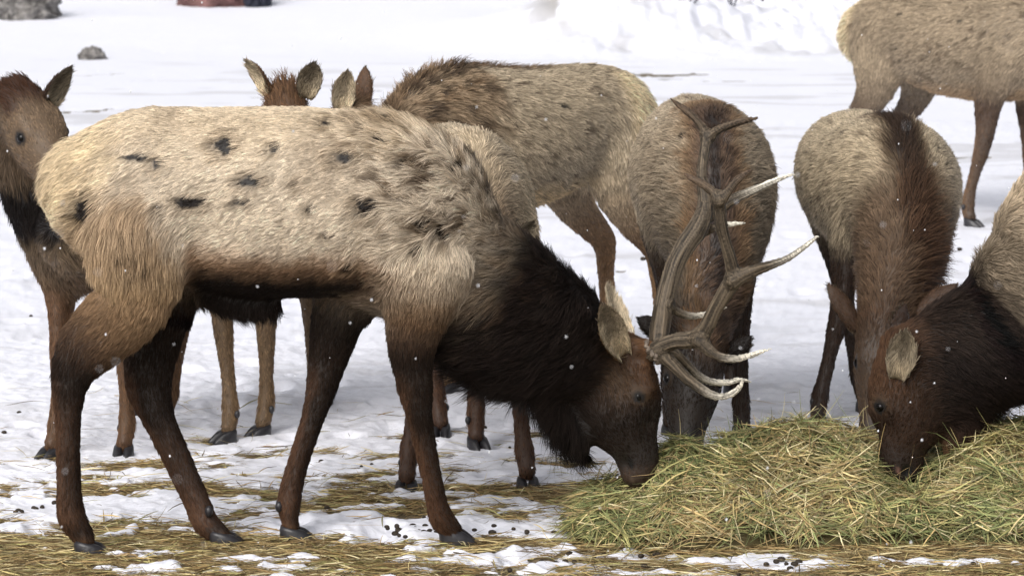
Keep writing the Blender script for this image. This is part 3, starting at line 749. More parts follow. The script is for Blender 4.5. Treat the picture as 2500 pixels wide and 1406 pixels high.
    leg(nf, (-.16, d(1316)), [.10, .09, .075, .062, .052, .047, .043, .037, .034, .033, .035, .038, .034, .035], [mixc(c, TAN, .6), srgb(138, 110, 80), srgb(88, 66, 48), lg, lg, lg, lg, mixc(lg, sh, .3), mixc(lg, sh, .5), mixc(lg, sh, .6), sh, sh, mixc(lg, sh, .5), mixc(lg, RUST, .5)],
        [.026, .026, .024, .022] + [.019] * 4 + [.018] * 6, (1104, 1316))
    ff = [(760, 960, 700), (756, 900, 770), (752, 872, 830), (748, 848, 890), (742, 826, 950), (734, 800, 1010), (718, 780, 1065), (704, 764, 1110), (688, 750, 1160), (676, 742, 1205), (672, 738, 1235), (680, 734, 1262), (684, 736, 1284)]
    leg(ff, (.15, d(1305)), [.09, .08, .065, .055, .048, .045, .038, .035, .034, .036, .037, .034, .035], [lg, mixc(lg, BLACK, .5), lg, lg, lg, lg, mixc(lg, sh, .3), mixc(lg, sh, .5), mixc(lg, sh, .6), sh, sh, mixc(lg, sh, .6), mixc(lg, RUST, .5)],
        [.024] * 3 + [.018] * 10, (716, 1304))
    # ears
    e.ear(P(1518, 868, HZ - .09), P(1462, 742, HZ - .27), (.25, -1, .25), .098, srgb(142, 108, 70))
    e.ear(P(1530, 830, HZ + .06), P(1478, 702, HZ + .15), (.6, -.5, .2), .085, srgb(168, 132, 90))
    SPOTS = [(557, 355, 22, 16), (395, 402, 13, 13), (628, 438, 24, 15), (475, 490, 28, 13), (843, 382, 22, 14), (905, 497, 20, 15), (600, 492, 18, 8), (400, 504, 11, 9), (318, 598, 36, 14), (330, 640, 28, 7), (340, 384, 40, 10),
             (675, 360, 8, 10), (810, 570, 12, 6), (1040, 545, 16, 26), (1022, 600, 10, 14), (885, 322, 12, 8), (930, 345, 14, 8), (955, 300, 16, 8), (860, 300, 12, 6), (800, 305, 11, 6), (640, 250, 40, 8), (1000, 400, 18, 14), (1120, 420, 12, 26),
             (860, 650, 16, 10), (212, 512, 24, 26), (980, 480, 14, 22), (1085, 560, 16, 26), (735, 445, 8, 14), (765, 505, 7, 12)]
    for g in (-1, 1):      # bone and muscle under the coat
        for x, y, dy, rx, rz, am in ((335, 335, .2, .09, .06, .024), (505, 560, .27, .07, .16, -.040), (420, 300, .2, .05, .05, -.012), (340, 560, .2, .13, .14, .02), (1000, 580, .26, .09, .18, .022), (885, 600, .28, .05, .16, -.020), (960, 700, .2, .08, .06, .012)):
            e.sculpt.append((P(x, y, g * dy), A_([rx, .2, rz]), am))
        for k in range(5):
            for q in range(3): e.sculpt.append((P(612 + k * 56 + (k % 2) * 9 - q * 16, 420 + q * 85, g * .28), A_([.022, .2, .055]), -.0055))
    def paint(st):
        V, w, lz, N = st['V'], st['w'], st['lz'], st['N']; col = st['col']
        Pw = V + e.base; dd = Pw - A_([0, 0, CAM_H]); dep = dd[:, 1] * CP - dd[:, 2] * SP; up = dd[:, 1] * SP + dd[:, 2] * CP
        # side-view chart of the coat, the same on both flanks: x along the animal, y down, in photo pixels at its own distance
        X = (V[:, 0] + e.base[0]) / MPP(11.9) + 1250; Yp = 703 - FPX * (11.86 * SP + (V[:, 2] - CAM_H) * CP) / (11.86 * CP - (V[:, 2] - CAM_H) * SP)
        n2 = fbm(V * 26, 3, 77); n3 = fbm(V * A_([30, 30, 44.]), 3, 78); n4 = fbm(V * 5, 3, 79)
        rep = lambda c: np.repeat(np.asarray(c)[None], len(V), 0)
        tw = np.clip(w['torso'] * 1.2 + w['tail'] + .0, 0, 1); tl = np.clip(tw + w['leg'] * sstep(700, 600, Yp), 0, 1)
        # rump patch
        rp = sstep(330, 170, X + (n2 - .5) * 90 + np.maximum(Yp - 430, 0) * .6) * sstep(640, 470, Yp)
        col = mix(col, rep(RUMP), rp * tl * .9); st['hl'] *= 1 + .45 * rp
        # brown thigh patch
        th = sstep(1.15, .75, np.sqrt(((X - 290) / 130) ** 2 + ((Yp - 590) / 130) ** 2) + (n2 - .5) * .7)
        col = mix(col, rep(srgb(172, 138, 96)), th * tl * .8); st['hl'] *= 1 + .5 * th * tl
        # belly: rust then near black
        by = np.interp(X, [300, 480, 600, 750, 900, 1000], [650, 596, 608, 618, 610, 650])
        col = mix(col, rep(srgb(150, 104, 58)), sstep(-25, 45, Yp - by + (n2 - .5) * 50) * tw * .85)
        col = mix(col, rep(srgb(30, 22, 18)), sstep(0, 95, Yp - by + (n2 - .5) * 40) * np.clip(tw + w['sheath'], 0, 1) * sstep(420, 500, X))
        # shoulder: long shaggy grey-cream hair with dark parting; dark withers and mane edge
        shg = sstep(830, 960, X - (Yp - 400) * .1) * tw
        st['hl'] *= 1 + 1.2 * shg; st['lift'] = st['lift'] + .15 * shg; st['wav'] = st['wav'] * (1 + 1.6 * shg + 1.0 * w['neck'])
        col = mix(col, rep(srgb(150, 128, 100)), shg * sstep(.5, .62, n3) * .9)
        col = mix(col, rep(srgb(70, 54, 42)), shg * sstep(.60, .68, n3) * .8)
        wd = sstep(820, 960, X) * sstep(345, 275, Yp + (n2 - .5) * 60)
        col = mix(col, rep(srgb(112, 86, 62)), wd * tw * .85)
        # speckled back
        bk = sstep(700, 820, X) * sstep(430, 330, Yp) * tw
        col = mix(col, rep(srgb(88, 68, 50)), bk * sstep(.54, .62, n3) * .85)
        cr = np.clip(w['neck'] + tw, 0, 1) * sstep(1000, 1060, X) * sstep(1420, 1300, X) * sstep(.10, .03, np.abs(V[:, 1] - .02 - .24 * sstep(1100, 1500, X)) + (n2 - .5) * .06) * sstep(-.2, .3, N[:, 2])
        col = mix(col, rep(srgb(62, 48, 38)), cr * .9)
        # neck: cream streaks near shoulder
        nw = w['neck']
        col = mix(col, rep(srgb(190, 165, 128)), nw * sstep(1360, 1100, X + (Yp - 560) * .4) * sstep(.44, .62, n3) * .8)
        col = mix(col, rep(srgb(120, 92, 64)), nw * sstep(1460, 1200, X + (Yp - 620) * .5) * sstep(.50, .62, n2) * .4)
        col = mix(col, rep(srgb(34, 25, 21)), nw * sstep(-60, 90, Yp - np.interp(X, [1100, 1200, 1300, 1400, 1500], [740, 780, 800, 850, 930])) * .9)
        st['hl'] *= 1 + .55 * nw * sstep(60, 160, Yp - np.interp(X, [1100, 1200, 1300, 1400, 1500], [680, 760, 820, 880, 960]))
        # face: rust behind the eye and round the ear base, grey cheek
        hw = w['head']
        col = mix(col, rep(srgb(132, 94, 58)), np.clip(hw + w.get('pedicle', 0), 0, 1) * np.exp(-(((X - 1515) / 55) ** 2 + ((Yp - 862) / 45) ** 2)) * .9)
        col = mix(col, rep(srgb(112, 90, 66)), hw * np.exp(-(((X - 1515) / 45) ** 2 + ((Yp - 960) / 60) ** 2)) * .6)
        # rust hind edge of near hind cannon
        # ragged holes where the undercoat shows
        col = mix(col, rep(srgb(214, 188, 148)), tw * sstep(430, 290, Yp + (n4 - .5) * 160) * .5)
        col = mix(col, rep(RUMP), rp * tl * .75)
        col = mix(col, rep(srgb(172, 150, 122)), tw * sstep(.52, .68, n4) * .45)
        for x, y, rx, ry in SPOTS:
            k = 1.25 if rx < 30 and x < 960 else .8
            r = np.sqrt(((X - x) / rx / k) ** 2 + ((Yp - y) / ry / k) ** 2) + (n2 - .5) * 1.3
            m = sstep(1.15, .85, r) * (np.abs(N[:, 1]) > .15) * (V[:, 1] < 0.02 + .1 * (x % 3 == 0))
            rim = sstep(1.8, 1.4, r) * sstep(.9, 1.25, r) * (np.abs(N[:, 1]) > .15) * (rx < 40)
            col = mix(col, rep(srgb(160, 132, 96)), rim * .3); st['hl'] *= 1 + .5 * rim; st['lift'] = st['lift'] + .3 * rim
            col = mix(col, rep(srgb(32, 25, 21)), m); st['hl'] *= 1 - .5 * m; st['dens'] *= 1 - .4 * m
        st['col'] = col
    e.build(h=.012, hairs=430000, rad=.00062, clump=.42, mess=.20, cell=.013, paint=paint, grizzle=.07)
    # ---------------- antlers
    def antler(beams, depth, lab):
        chains = []
        for bi, B in enumerate(beams):
            rows = []
            for i, (x, y, r) in enumerate(B['p']):
                t = i / (len(B['p']) - 1); dy = depth + B['d'][0] + (B['d'][1] - B['d'][0]) * t
                pale = B['pale'] * sstep(.3, .85, A_([t]))[0]
                cc = mixc(srgb(82, 72, 59), srgb(236, 230, 214), pale); cc = mixc(cc, srgb(84, 66, 52), B.get('dark', 0) * t)
                rr = max(r * S * .81, .002); rows.append(row(P(x, y, dy), rr, rr, cc, 0))
            chains.append(Chain(rows, (0.3, 1, .2), k=.016 if bi else .01, sub=3, name=str(bi)))
        lo = np.min([c.bbox(.02)[0] for c in chains], 0); hi = np.max([c.bbox(.02)[1] for c in chains], 0); h = .005
        V, Q = surface_nets(field(chains, lo, hi, h), lo, h); V = taubin(V, Q, 2)
        ws = np.zeros(len(V)); cc = np.zeros((len(V), 3)); g = np.zeros((len(V), 3))
        for c in chains:
            d, t, tan = c.ev(V); w = np.exp(-np.clip(d, -.01, 1) / .004); ws += w; cc += c.attrs(t)[:, :3] * w[:, None]
            i0 = np.clip(np.floor(t).astype(int), 0, len(c.P) - 2); ctr = c.P[i0] + (c.P[i0 + 1] - c.P[i0]) * (t - i0)[:, None]
            cl = np.concatenate([[0], np.cumsum(np.linalg.norm(np.diff(c.P, axis=0), axis=1))]); al = np.interp(t, np.arange(len(cl)), cl)
            g += (unit(V - ctr) * 4.6 + A_([1, .6, .3]) * (al * 7 + float(c.name) * 3)[:, None]) * w[:, None]
        gn = fbm(g / ws[:, None] * 1.3, 3, 3); V = V + vnormals(V, Q) * ((gn - .5) * .010)[:, None]
        cc = cc * (.42 + 1.1 * sstep(.32, .66, gn))[:, None]
        o = mesh_obj('antler', V, Q, M_ANT, e.root, attrs={'col': ('FLOAT_COLOR', cc / ws[:, None]), 'grain': ('FLOAT_VECTOR', g / ws[:, None])})
        o['label'] = lab
        # burr: a ring of small knobs
        b = beams[0]['p'][0]; c0 = P(b[0], b[1], depth); dr = unit(P(*beams[0]['p'][1][:2], depth) - c0)
        s1 = unit(np.cross(dr, A_([0, 1, 0.2]))); s2 = np.cross(dr, s1); KV, KF = [], []
        rng = np.random.default_rng(5)
        for k in range(26):
            a = k / 26 * 2 * math.pi; rr = b[2] * S * 1.08
            V, F = sphere(c0 + dr * rng.uniform(-.006, .006) + (s1 * math.cos(a) + s2 * math.sin(a)) * rr, rng.uniform(.006, .010), 7, 5)
            KF.append(F + sum(len(v) for v in KV)); KV.append(V)
        KV = np.vstack(KV)
        mesh_obj('burr', KV, np.vstack(KF), M_ANT, o, attrs={'col': ('FLOAT_COLOR', np.repeat(srgb(120, 108, 96)[None], len(KV), 0)), 'grain': ('FLOAT_VECTOR', KV * 60)})
    far = [dict(p=[(1606, 852, 28), (1611, 800, 31), (1625, 725, 30), (1645, 655, 29), (1672, 602, 30), (1705, 555, 32), (1722, 500, 24), (1713, 435, 17), (1719, 378, 16), (1727, 335, 18)], d=(0, .28), pale=0),
           dict(p=[(1727, 335, 17), (1709, 305, 13), (1684, 277, 11), (1661, 260, 9), (1637, 241, 3)], d=(.28, .30), pale=0, dark=.8),
           dict(p=[(1727, 338, 16), (1749, 320, 13), (1783, 305, 12), (1817, 295, 10), (1849, 288, 4)], d=(.28, .22), pale=0, dark=.6),
           dict(p=[(1712, 540, 26), (1749, 513, 21), (1792, 485, 17), (1834, 467, 13), (1877, 448, 10), (1914, 432, 7), (1940, 427, 3)], d=(.22, .25), pale=1),
           dict(p=[(1630, 745, 20), (1644, 757, 14), (1669, 768, 12), (1697, 772, 10), (1725, 766, 8), (1775, 750, 3)], d=(.05, .12), pale=.5),
           dict(p=[(1612, 848, 24), (1650, 864, 15), (1675, 888, 13), (1706, 917, 12), (1738, 932, 11), (1775, 934, 9), (1807, 927, 8), (1833, 932, 3)], d=(0, .08), pale=.9),
           dict(p=[(1692, 578, 22), (1745, 556, 11), (1785, 547, 8), (1818, 545, 3)], d=(.18, .22), pale=1)]
    near = [dict(p=[(1592, 860, 27), (1619, 843, 24), (1653, 832, 24), (1688, 829, 26), (1713, 815, 26), (1730, 790, 23), (1747, 754, 22), (1769, 716, 24), (1789, 682, 25), (1787, 655, 20), (1780, 623, 18), (1769, 585, 17), (1760, 545, 19), (1756, 500, 19), (1755, 482, 18)], d=(0, -.28), pale=0),
            dict(p=[(1755, 488, 16), (1738, 467, 13), (1712, 448, 11), (1689, 436, 9), (1671, 425, 4)], d=(-.28, -.26), pale=0, dark=.8),
            dict(p=[(1756, 490, 16), (1775, 470, 13), (1792, 448, 11), (1812, 430, 9), (1834, 416, 5)], d=(-.28, -.30), pale=0, dark=.7),
            dict(p=[(1790, 684, 24), (1832, 663, 19), (1878, 648, 14), (1919, 632, 11), (1957, 607, 9), (1988, 583, 6), (1998, 577, 3)], d=(-.18, -.26), pale=1),
            dict(p=[(1708, 830, 24), (1731, 854, 17), (1756, 871, 13), (1794, 876, 11), (1832, 868, 9), (1863, 857, 6), (1882, 852, 3)], d=(-.09, -.17), pale=1),
            dict(p=[(1612, 862, 25), (1644, 892, 20), (1675, 923, 17), (1706, 945, 15), (1738, 964, 13), (1769, 968, 10), (1797, 954, 9), (1811, 935, 6), (1812, 928, 3)], d=(-.01, -.10), pale=.8)]
    antler(far, HZ + .055, 'far antler with a pale side tine and dark forked top')
    antler(near, HZ - .06, 'near antler with long pale tine and curved brow tine')
    return e
build_bull()

# ------------------------------------------------------------------ the rest of the herd
def foot_of(e, px, py, Y=None):
    Y = GY(py) if Y is None else Y
    p = W(px, py, Y) - e.base; return A_([p @ e.h, p @ e.l])

def elk_left():      # young elk behind the bull's rump, looking round to the right
    e = Elk('elk', (-1.45, 14.26), 'young brown elk at far left looking out from behind the pale bull\'s rump', 'cow', (-.25, -.97), seed=11); sc = .9
    e.c = dict(e.c, flank=srgb(134, 112, 86), neck=srgb(58, 44, 34), head=srgb(122, 100, 76), leg=srgb(112, 80, 54), shin=srgb(126, 92, 60))
    e.torso(sc)
    e.leg(True, 1, foot_of(e, 302, 1110), sc, (-.1, -1)); e.leg(True, -1, foot_of(e, 122, 1112), sc, (-.6, -.8))
    e.leg(False, 1, foot_of(e, 396, 1042), sc); e.leg(False, -1, foot_of(e, 352, 1010), sc)
    poll, muz = e.px(58, 262, 13.62), e.px(178, 490, 13.36)
    e.neck([(e.px(190, 560, 13.95), .17, .24), (e.px(130, 520, 13.8), .14, .17), (e.px(75, 430, 13.72), .115, .125), (e.px(52, 330, 13.68), .10, .11), (e.px(54, 280, 13.66), .085, .09)], e.c['flank'], e.c['neck'], .04)
    e.head(poll, muz, A_([.35, -.65, .6]), wide=1.12)
    e.ear(e.px(100, 264, 13.6), e.px(168, 160, 13.62), (.75, -.45, -.35), .115, srgb(66, 46, 34)); e.ear(e.px(-8, 290, 13.66), e.px(-72, 200, 13.7), (-.3, -1, .1), .10, srgb(80, 56, 40))
    def pt(st):
        paint_cow(st, e, None, sc=sc, rump=True, spots=4, belly=srgb(110, 80, 52))
        V = st['V'] + e.base; d = V - A_([0, 0, CAM_H]); z = V[:, 2]
        n2 = fbm(V * 20, 3, 4)
        nk = st['w']['neck']
        col = mix(st['col'], np.repeat(srgb(26, 20, 18)[None], len(V), 0), np.clip(nk * 1.4 + st['w']['torso'] * sstep(.5, .6, st['lx']), 0, 1) * sstep(.78, .86, z + (n2 - .5) * .1) * sstep(1.06, .98, z + (n2 - .5) * .1))
        hw = st['w']['head']; p, ax, up, sd, l = e.hd
        t = (st['V'] - p) @ ax
        col = mix(col, np.repeat(srgb(70, 44, 28)[None], len(V), 0), np.clip(hw * 1.3, 0, 1) * sstep(.12, .0, t + (n2 - .5) * .08) * sstep(-.01, .04, (st['V'] - p) @ up))
        st['hl'] *= 1 + .15 * hw * sstep(.05, -.02, t)
        st['col'] = col
    e.build(h=.012, hairs=110000, rad=.0008, cell=.016, paint=pt)
elk_left()

def elk_head_over_back():   # C
    e = Elk('elk', (-.92, 14.75), 'reddish elk behind the bull\'s back, head top and two ears showing above it', 'cow', (-.3, -.95), seed=12); sc = .92
    e.c = dict(e.c, head=srgb(98, 70, 45), leg=srgb(132, 106, 76), shin=srgb(140, 110, 76), neck=srgb(110, 78, 50))
    e.torso(sc)
    e.leg(True, -1, foot_of(e, 552, 1070), sc, (-.8, -.6)); e.leg(True, 1, foot_of(e, 636, 1058), sc, (-.75, -.65))
    e.leg(False, -1, foot_of(e, 766, 1000), sc); e.leg(False, 1, foot_of(e, 790, 985), sc)
    poll, muz = e.px(700, 262, 14.05), e.px(745, 480, 13.8)
    e.neck([(e.loc(.5, 0, .95), .15, .21), (e.loc(.66, .04, 1.08), .115, .15), (e.px(690, 330, 14.1), .095, .11), (e.px(696, 290, 14.09), .08, .085)], e.c['flank'], e.c['neck'], .04)
    e.head(poll, muz, A_([.2, -.6, .75]), wide=1.0)
    e.ear(e.px(660, 226, 14.06), e.px(607, 144, 14.08), (-.55, -.4, -.2), .085, srgb(110, 76, 50)); e.ear(e.px(742, 240, 14.03), e.px(764, 150, 14.0), (.45, -1, .1), .10, srgb(84, 60, 44))
    def pt(st):
        paint_cow(st, e, None, sc=sc, spots=3)
        p, ax, up, sd, l = e.hd; t = (st['V'] - p) @ ax
        st['hl'] *= 1 + .35 * st['w']['head'] * sstep(.06, -.02, t); st['lift'] = st['lift'] + .35 * st['w']['head'] * sstep(.06, -.02, t)
    e.build(h=.013, hairs=80000, rad=.0009, cell=.016, paint=pt)
elk_head_over_back()

def elk_behind_mane():      # D
    e = Elk('elk', (.05, 15.98), 'grey-tan elk behind the bull facing left, bristling brown mane on its withers', 'cow', (-.70, -.71), seed=13); sc = 1.02
    e.c = dict(e.c, flank=srgb(192, 173, 143), neck=srgb(118, 92, 66), leg=srgb(142, 108, 72), shin=srgb(142, 104, 66))
    e.torso(sc)
    e.leg(True, 1, foot_of(e, 1094, 955), sc, (-.6, -.8)); e.leg(True, -1, foot_of(e, 1062, 930), sc)
    e.leg(False, 1, foot_of(e, 1610, 890), sc); e.leg(False, -1, foot_of(e, 1470, 850), sc)
    poll, muz = e.px(860, 305, 15.25), e.px(752, 470, 15.0)
    e.neck([(e.loc(.42, 0, .95), .17, .23), (e.loc(.58, 0, .95), .14, .19), (e.px(985, 370, 15.4), .11, .13), (e.px(905, 370, 15.3), .09, .10), (poll, .08, .085)], mixc(e.c['flank'], e.c['neck'], .5), e.c['neck'], .055)
    e.head(poll, muz, A_([-.3, -.3, .9]))
    e.ear(e.px(828, 280, 15.2), e.px(846, 172, 15.18), (.35, -1, .1), .10, srgb(92, 66, 48)); e.ear(e.px(880, 275, 15.28), e.px(888, 163, 15.32), (.5, .8, 0), .085, srgb(112, 82, 58))
    def pt(st):
        paint_cow(st, e, srgb(112, 86, 60), .04, sc=sc, spots=26, belly=srgb(226, 190, 128), zb=.78)
        m = sstep(.28, .42, st['lx'] + (st['n1'] - .5) * .2) * np.clip(st['w']['torso'] + st['w']['neck'], 0, 1) * sstep(.98, 1.12, st['lz'])
        n3 = fbm(st['V'] * 18, 3, 5)
        st['col'] = mix(st['col'], np.repeat(srgb(140, 112, 80)[None], len(m), 0), m * .7); st['col'] = mix(st['col'], np.repeat(srgb(58, 44, 34)[None], len(m), 0), m * sstep(.48, .6, n3) * .8)
        rr = sstep(.25, .6, st['N'][:, 0] + (n3 - .5) * .4) * sstep(-.38, -.48, st['lx']) * sstep(.72, .85, st['lz'])
        st['col'] = mix(st['col'], np.repeat(RUMP[None], len(m), 0), rr)
        st['hl'] *= 1 + .3 * m; st['lift'] = st['lift'] + .3 * m * sstep(.3, .8, st['N'][:, 2])
    e.build(h=.013, hairs=130000, rad=.0009, cell=.016, paint=pt)
elk_behind_mane()

def elk_behind_neck():      # E
    e = Elk('elk', (-.19, 13.74), 'pale elk close behind the bull\'s shoulder, facing the camera, head hidden behind his neck', 'cow', (.10, -.99), seed=14); sc = .95
    e.c = dict(e.c, flank=srgb(204, 183, 150), neck=srgb(120, 92, 64), leg=srgb(92, 64, 46), shin=srgb(104, 72, 50))
    e.torso(sc, .98)
    e.leg(True, -1, foot_of(e, 992, 1190), sc, (-.1, -1)); e.leg(True, 1, foot_of(e, 1288, 1180), sc, (.15, -1))
    e.leg(False, 1, foot_of(e, 1166, 1092), sc, (.4, -.9)); e.leg(False, -1, foot_of(e, 1075, 1060), sc, (0, -1))
    poll, muz = e.px(1205, 640, 12.78), e.px(1275, 850, 12.62)
    e.neck([(e.loc(.45, 0, 1.0), .17, .24), (e.loc(.62, .02, .98), .13, .17), (e.px(1180, 560, 13.0), .105, .13), (poll, .085, .09)], e.c['flank'], e.c['neck'], .045)
    e.head(poll, muz, A_([0, -.8, .5])); e.auto_ears()
    e.build(h=.013, hairs=80000, rad=.0009, cell=.016, paint=lambda st: paint_cow(st, e, None, sc=sc, spots=10))
elk_behind_neck()

def elk_behind_antlers():   # F
    e = Elk('elk', (.735, 14.72), 'elk facing the camera behind the bull\'s antlers, rusty back stripe, head down beside his', 'dim', (0.02, -1), seed=15); sc = .98
    e.c = dict(e.c, flank=srgb(186, 167, 138), head=srgb(34, 26, 21), neck=srgb(78, 60, 45))
    e.torso(sc, 1.02)
    e.leg(True, 1, foot_of(e, 1812, 1064), sc, (0, -1)); e.leg(True, -1, foot_of(e, 1640, 1060), sc, (0, -1))
    e.leg(False, 1, foot_of(e, 1790, 960), sc); e.leg(False, -1, foot_of(e, 1640, 960), sc)
    poll, muz = e.px(1698, 838, 13.62), e.px(1672, 1120, 13.42)
    e.neck([(e.loc(.42, 0, .97), .25, .28), (e.loc(.62, 0, .86), .21, .24), (e.loc(.80, 0, .72), .16, .19), (e.px(1704, 770, 13.78), .135, .15), (poll, .105, .105)], mixc(e.c['flank'], e.c['neck'], .4), e.c['head'] * .65, .045)
    e.head(poll, muz, A_([.1, -.9, .4]), wide=1.25)
    e.ear(e.px(1632, 822, 13.62), e.px(1560, 772, 13.66), (-.5, .9, -.2), .08); e.ear(e.px(1762, 880, 13.6), e.px(1830, 818, 13.62), (.6, .7, -.4), .085)
    def pt(st):
        paint_cow(st, e, None, sc=sc, spots=26, belly=srgb(96, 70, 46), zb=.72)
        V, ly, lz, N = st['V'], st['ly'], st['lz'], st['N']; n2 = fbm(V * 22, 3, 8); n3 = fbm(V * 40, 2, 9)
        rep = lambda c: np.repeat(np.asarray(c)[None], len(V), 0)
        top = np.clip(st['w']['torso'] + st['w']['neck'], 0, 1)
        band = sstep(.15, .07, np.abs(ly) + (n2 - .5) * .10) * top * sstep(.05, .22, st['lx']) * sstep(-.35, .15, N[:, 2] + .4)
        st['col'] = mix(st['col'], rep(srgb(126, 92, 54)), band * .8)
        core = sstep(.10, .045, np.abs(ly) + (n2 - .5) * .06) * top * sstep(.42, .55, st['lx'])
        st['col'] = mix(st['col'], rep(srgb(96, 76, 62)), core * .85); st['col'] = mix(st['col'], rep(srgb(48, 36, 30)), core * sstep(.48, .6, n3) * .7)
        line = sstep(.03, .012, np.abs(ly) + (n2 - .5) * .02) * top * sstep(.5, .6, st['lx'])
        st['col'] = mix(st['col'], rep(srgb(34, 26, 23)), line * .8)
        st['col'] = mix(st['col'], rep(srgb(66, 50, 38)), np.clip(st['w']['torso'] + st['w']['leg'], 0, 1) * sstep(.82, .66, lz + (n2 - .5) * .1) * .8)
    e.build(h=.012, hairs=150000, rad=.00085, cell=.016, mess=.26, paint=pt)
elk_behind_antlers()

def elk_right_front():      # G
    e = Elk('elk', (1.455, 15.12), 'elk facing the camera at right, dark bristly stripe along its back, head low', 'dim', (.10, -1), seed=16); sc = .91
    e.c = dict(e.c, flank=srgb(194, 175, 143), head=srgb(74, 57, 42), neck=srgb(108, 84, 58))
    e.torso(sc, 1.24)
    e.leg(True, -1, foot_of(e, 1996, 1040), sc, (-.1, -1)); e.leg(True, 1, foot_of(e, 2230, 1020), sc, (0, -1))
    e.leg(False, -1, foot_of(e, 2112, 1000), sc); e.leg(False, 1, foot_of(e, 2200, 960), sc)
    poll, muz = e.px(2160, 800, 13.95), e.px(2128, 1075, 13.75)
    e.neck([(e.loc(.42, 0, .90), .22, .24), (e.loc(.60, .0, .84), .20, .21), (e.px(2195, 640, 14.25), .16, .18), (e.px(2172, 740, 14.05), .115, .13), (poll, .095, .10)], mixc(e.c['flank'], e.c['neck'], .25), e.c['head'], .045)
    e.head(poll, muz, A_([-.1, -.9, .4]), wide=1.1)
    e.ear(e.px(2098, 805, 13.95), e.px(2026, 690, 13.98), (-.5, .8, -.5), .085, srgb(88, 64, 46)); e.ear(e.px(2215, 782, 13.95), e.px(2335, 690, 14.0), (.4, .8, -.5), .09, srgb(88, 64, 46))
    def pt(st):
        paint_cow(st, e, None, sc=sc, spots=8, belly=srgb(96, 70, 46), zb=.72)
        V, ly, lz, N = st['V'], st['ly'], st['lz'], st['N']; n2 = fbm(V * 22, 3, 18)
        rep = lambda c: np.repeat(np.asarray(c)[None], len(V), 0)
        top = np.clip(st['w']['torso'] + st['w']['neck'], 0, 1)
        band = sstep(.11, .04, np.abs(ly) + (n2 - .5) * .08) * top * sstep(-.1, .15, st['lx'])
        st['col'] = mix(st['col'], rep(srgb(98, 74, 47)), band * .85)
        core = sstep(.085, .03, np.abs(ly) + (n2 - .5) * .06) * top * sstep(-.05, .12, st['lx'])
        st['col'] = mix(st['col'], rep(srgb(40, 28, 22)), core * .92)
        st['hl'] *= 1 + .8 * band; st['lift'] = st['lift'] + .3 * band
        dk = sstep(.62, .80, st['lx']) * st['w']['neck']
        st['col'] = mix(st['col'], rep(srgb(84, 58, 38)), dk * .7)
        st['col'] = mix(st['col'], rep(srgb(62, 46, 36)), np.clip(st['w']['torso'] * .6 + st['w']['leg'], 0, 1) * sstep(.74, .60, lz + (n2 - .5) * .1) * .85)
    e.build(h=.012, hairs=150000, rad=.00085, cell=.016, mess=.24, paint=pt)
elk_right_front()

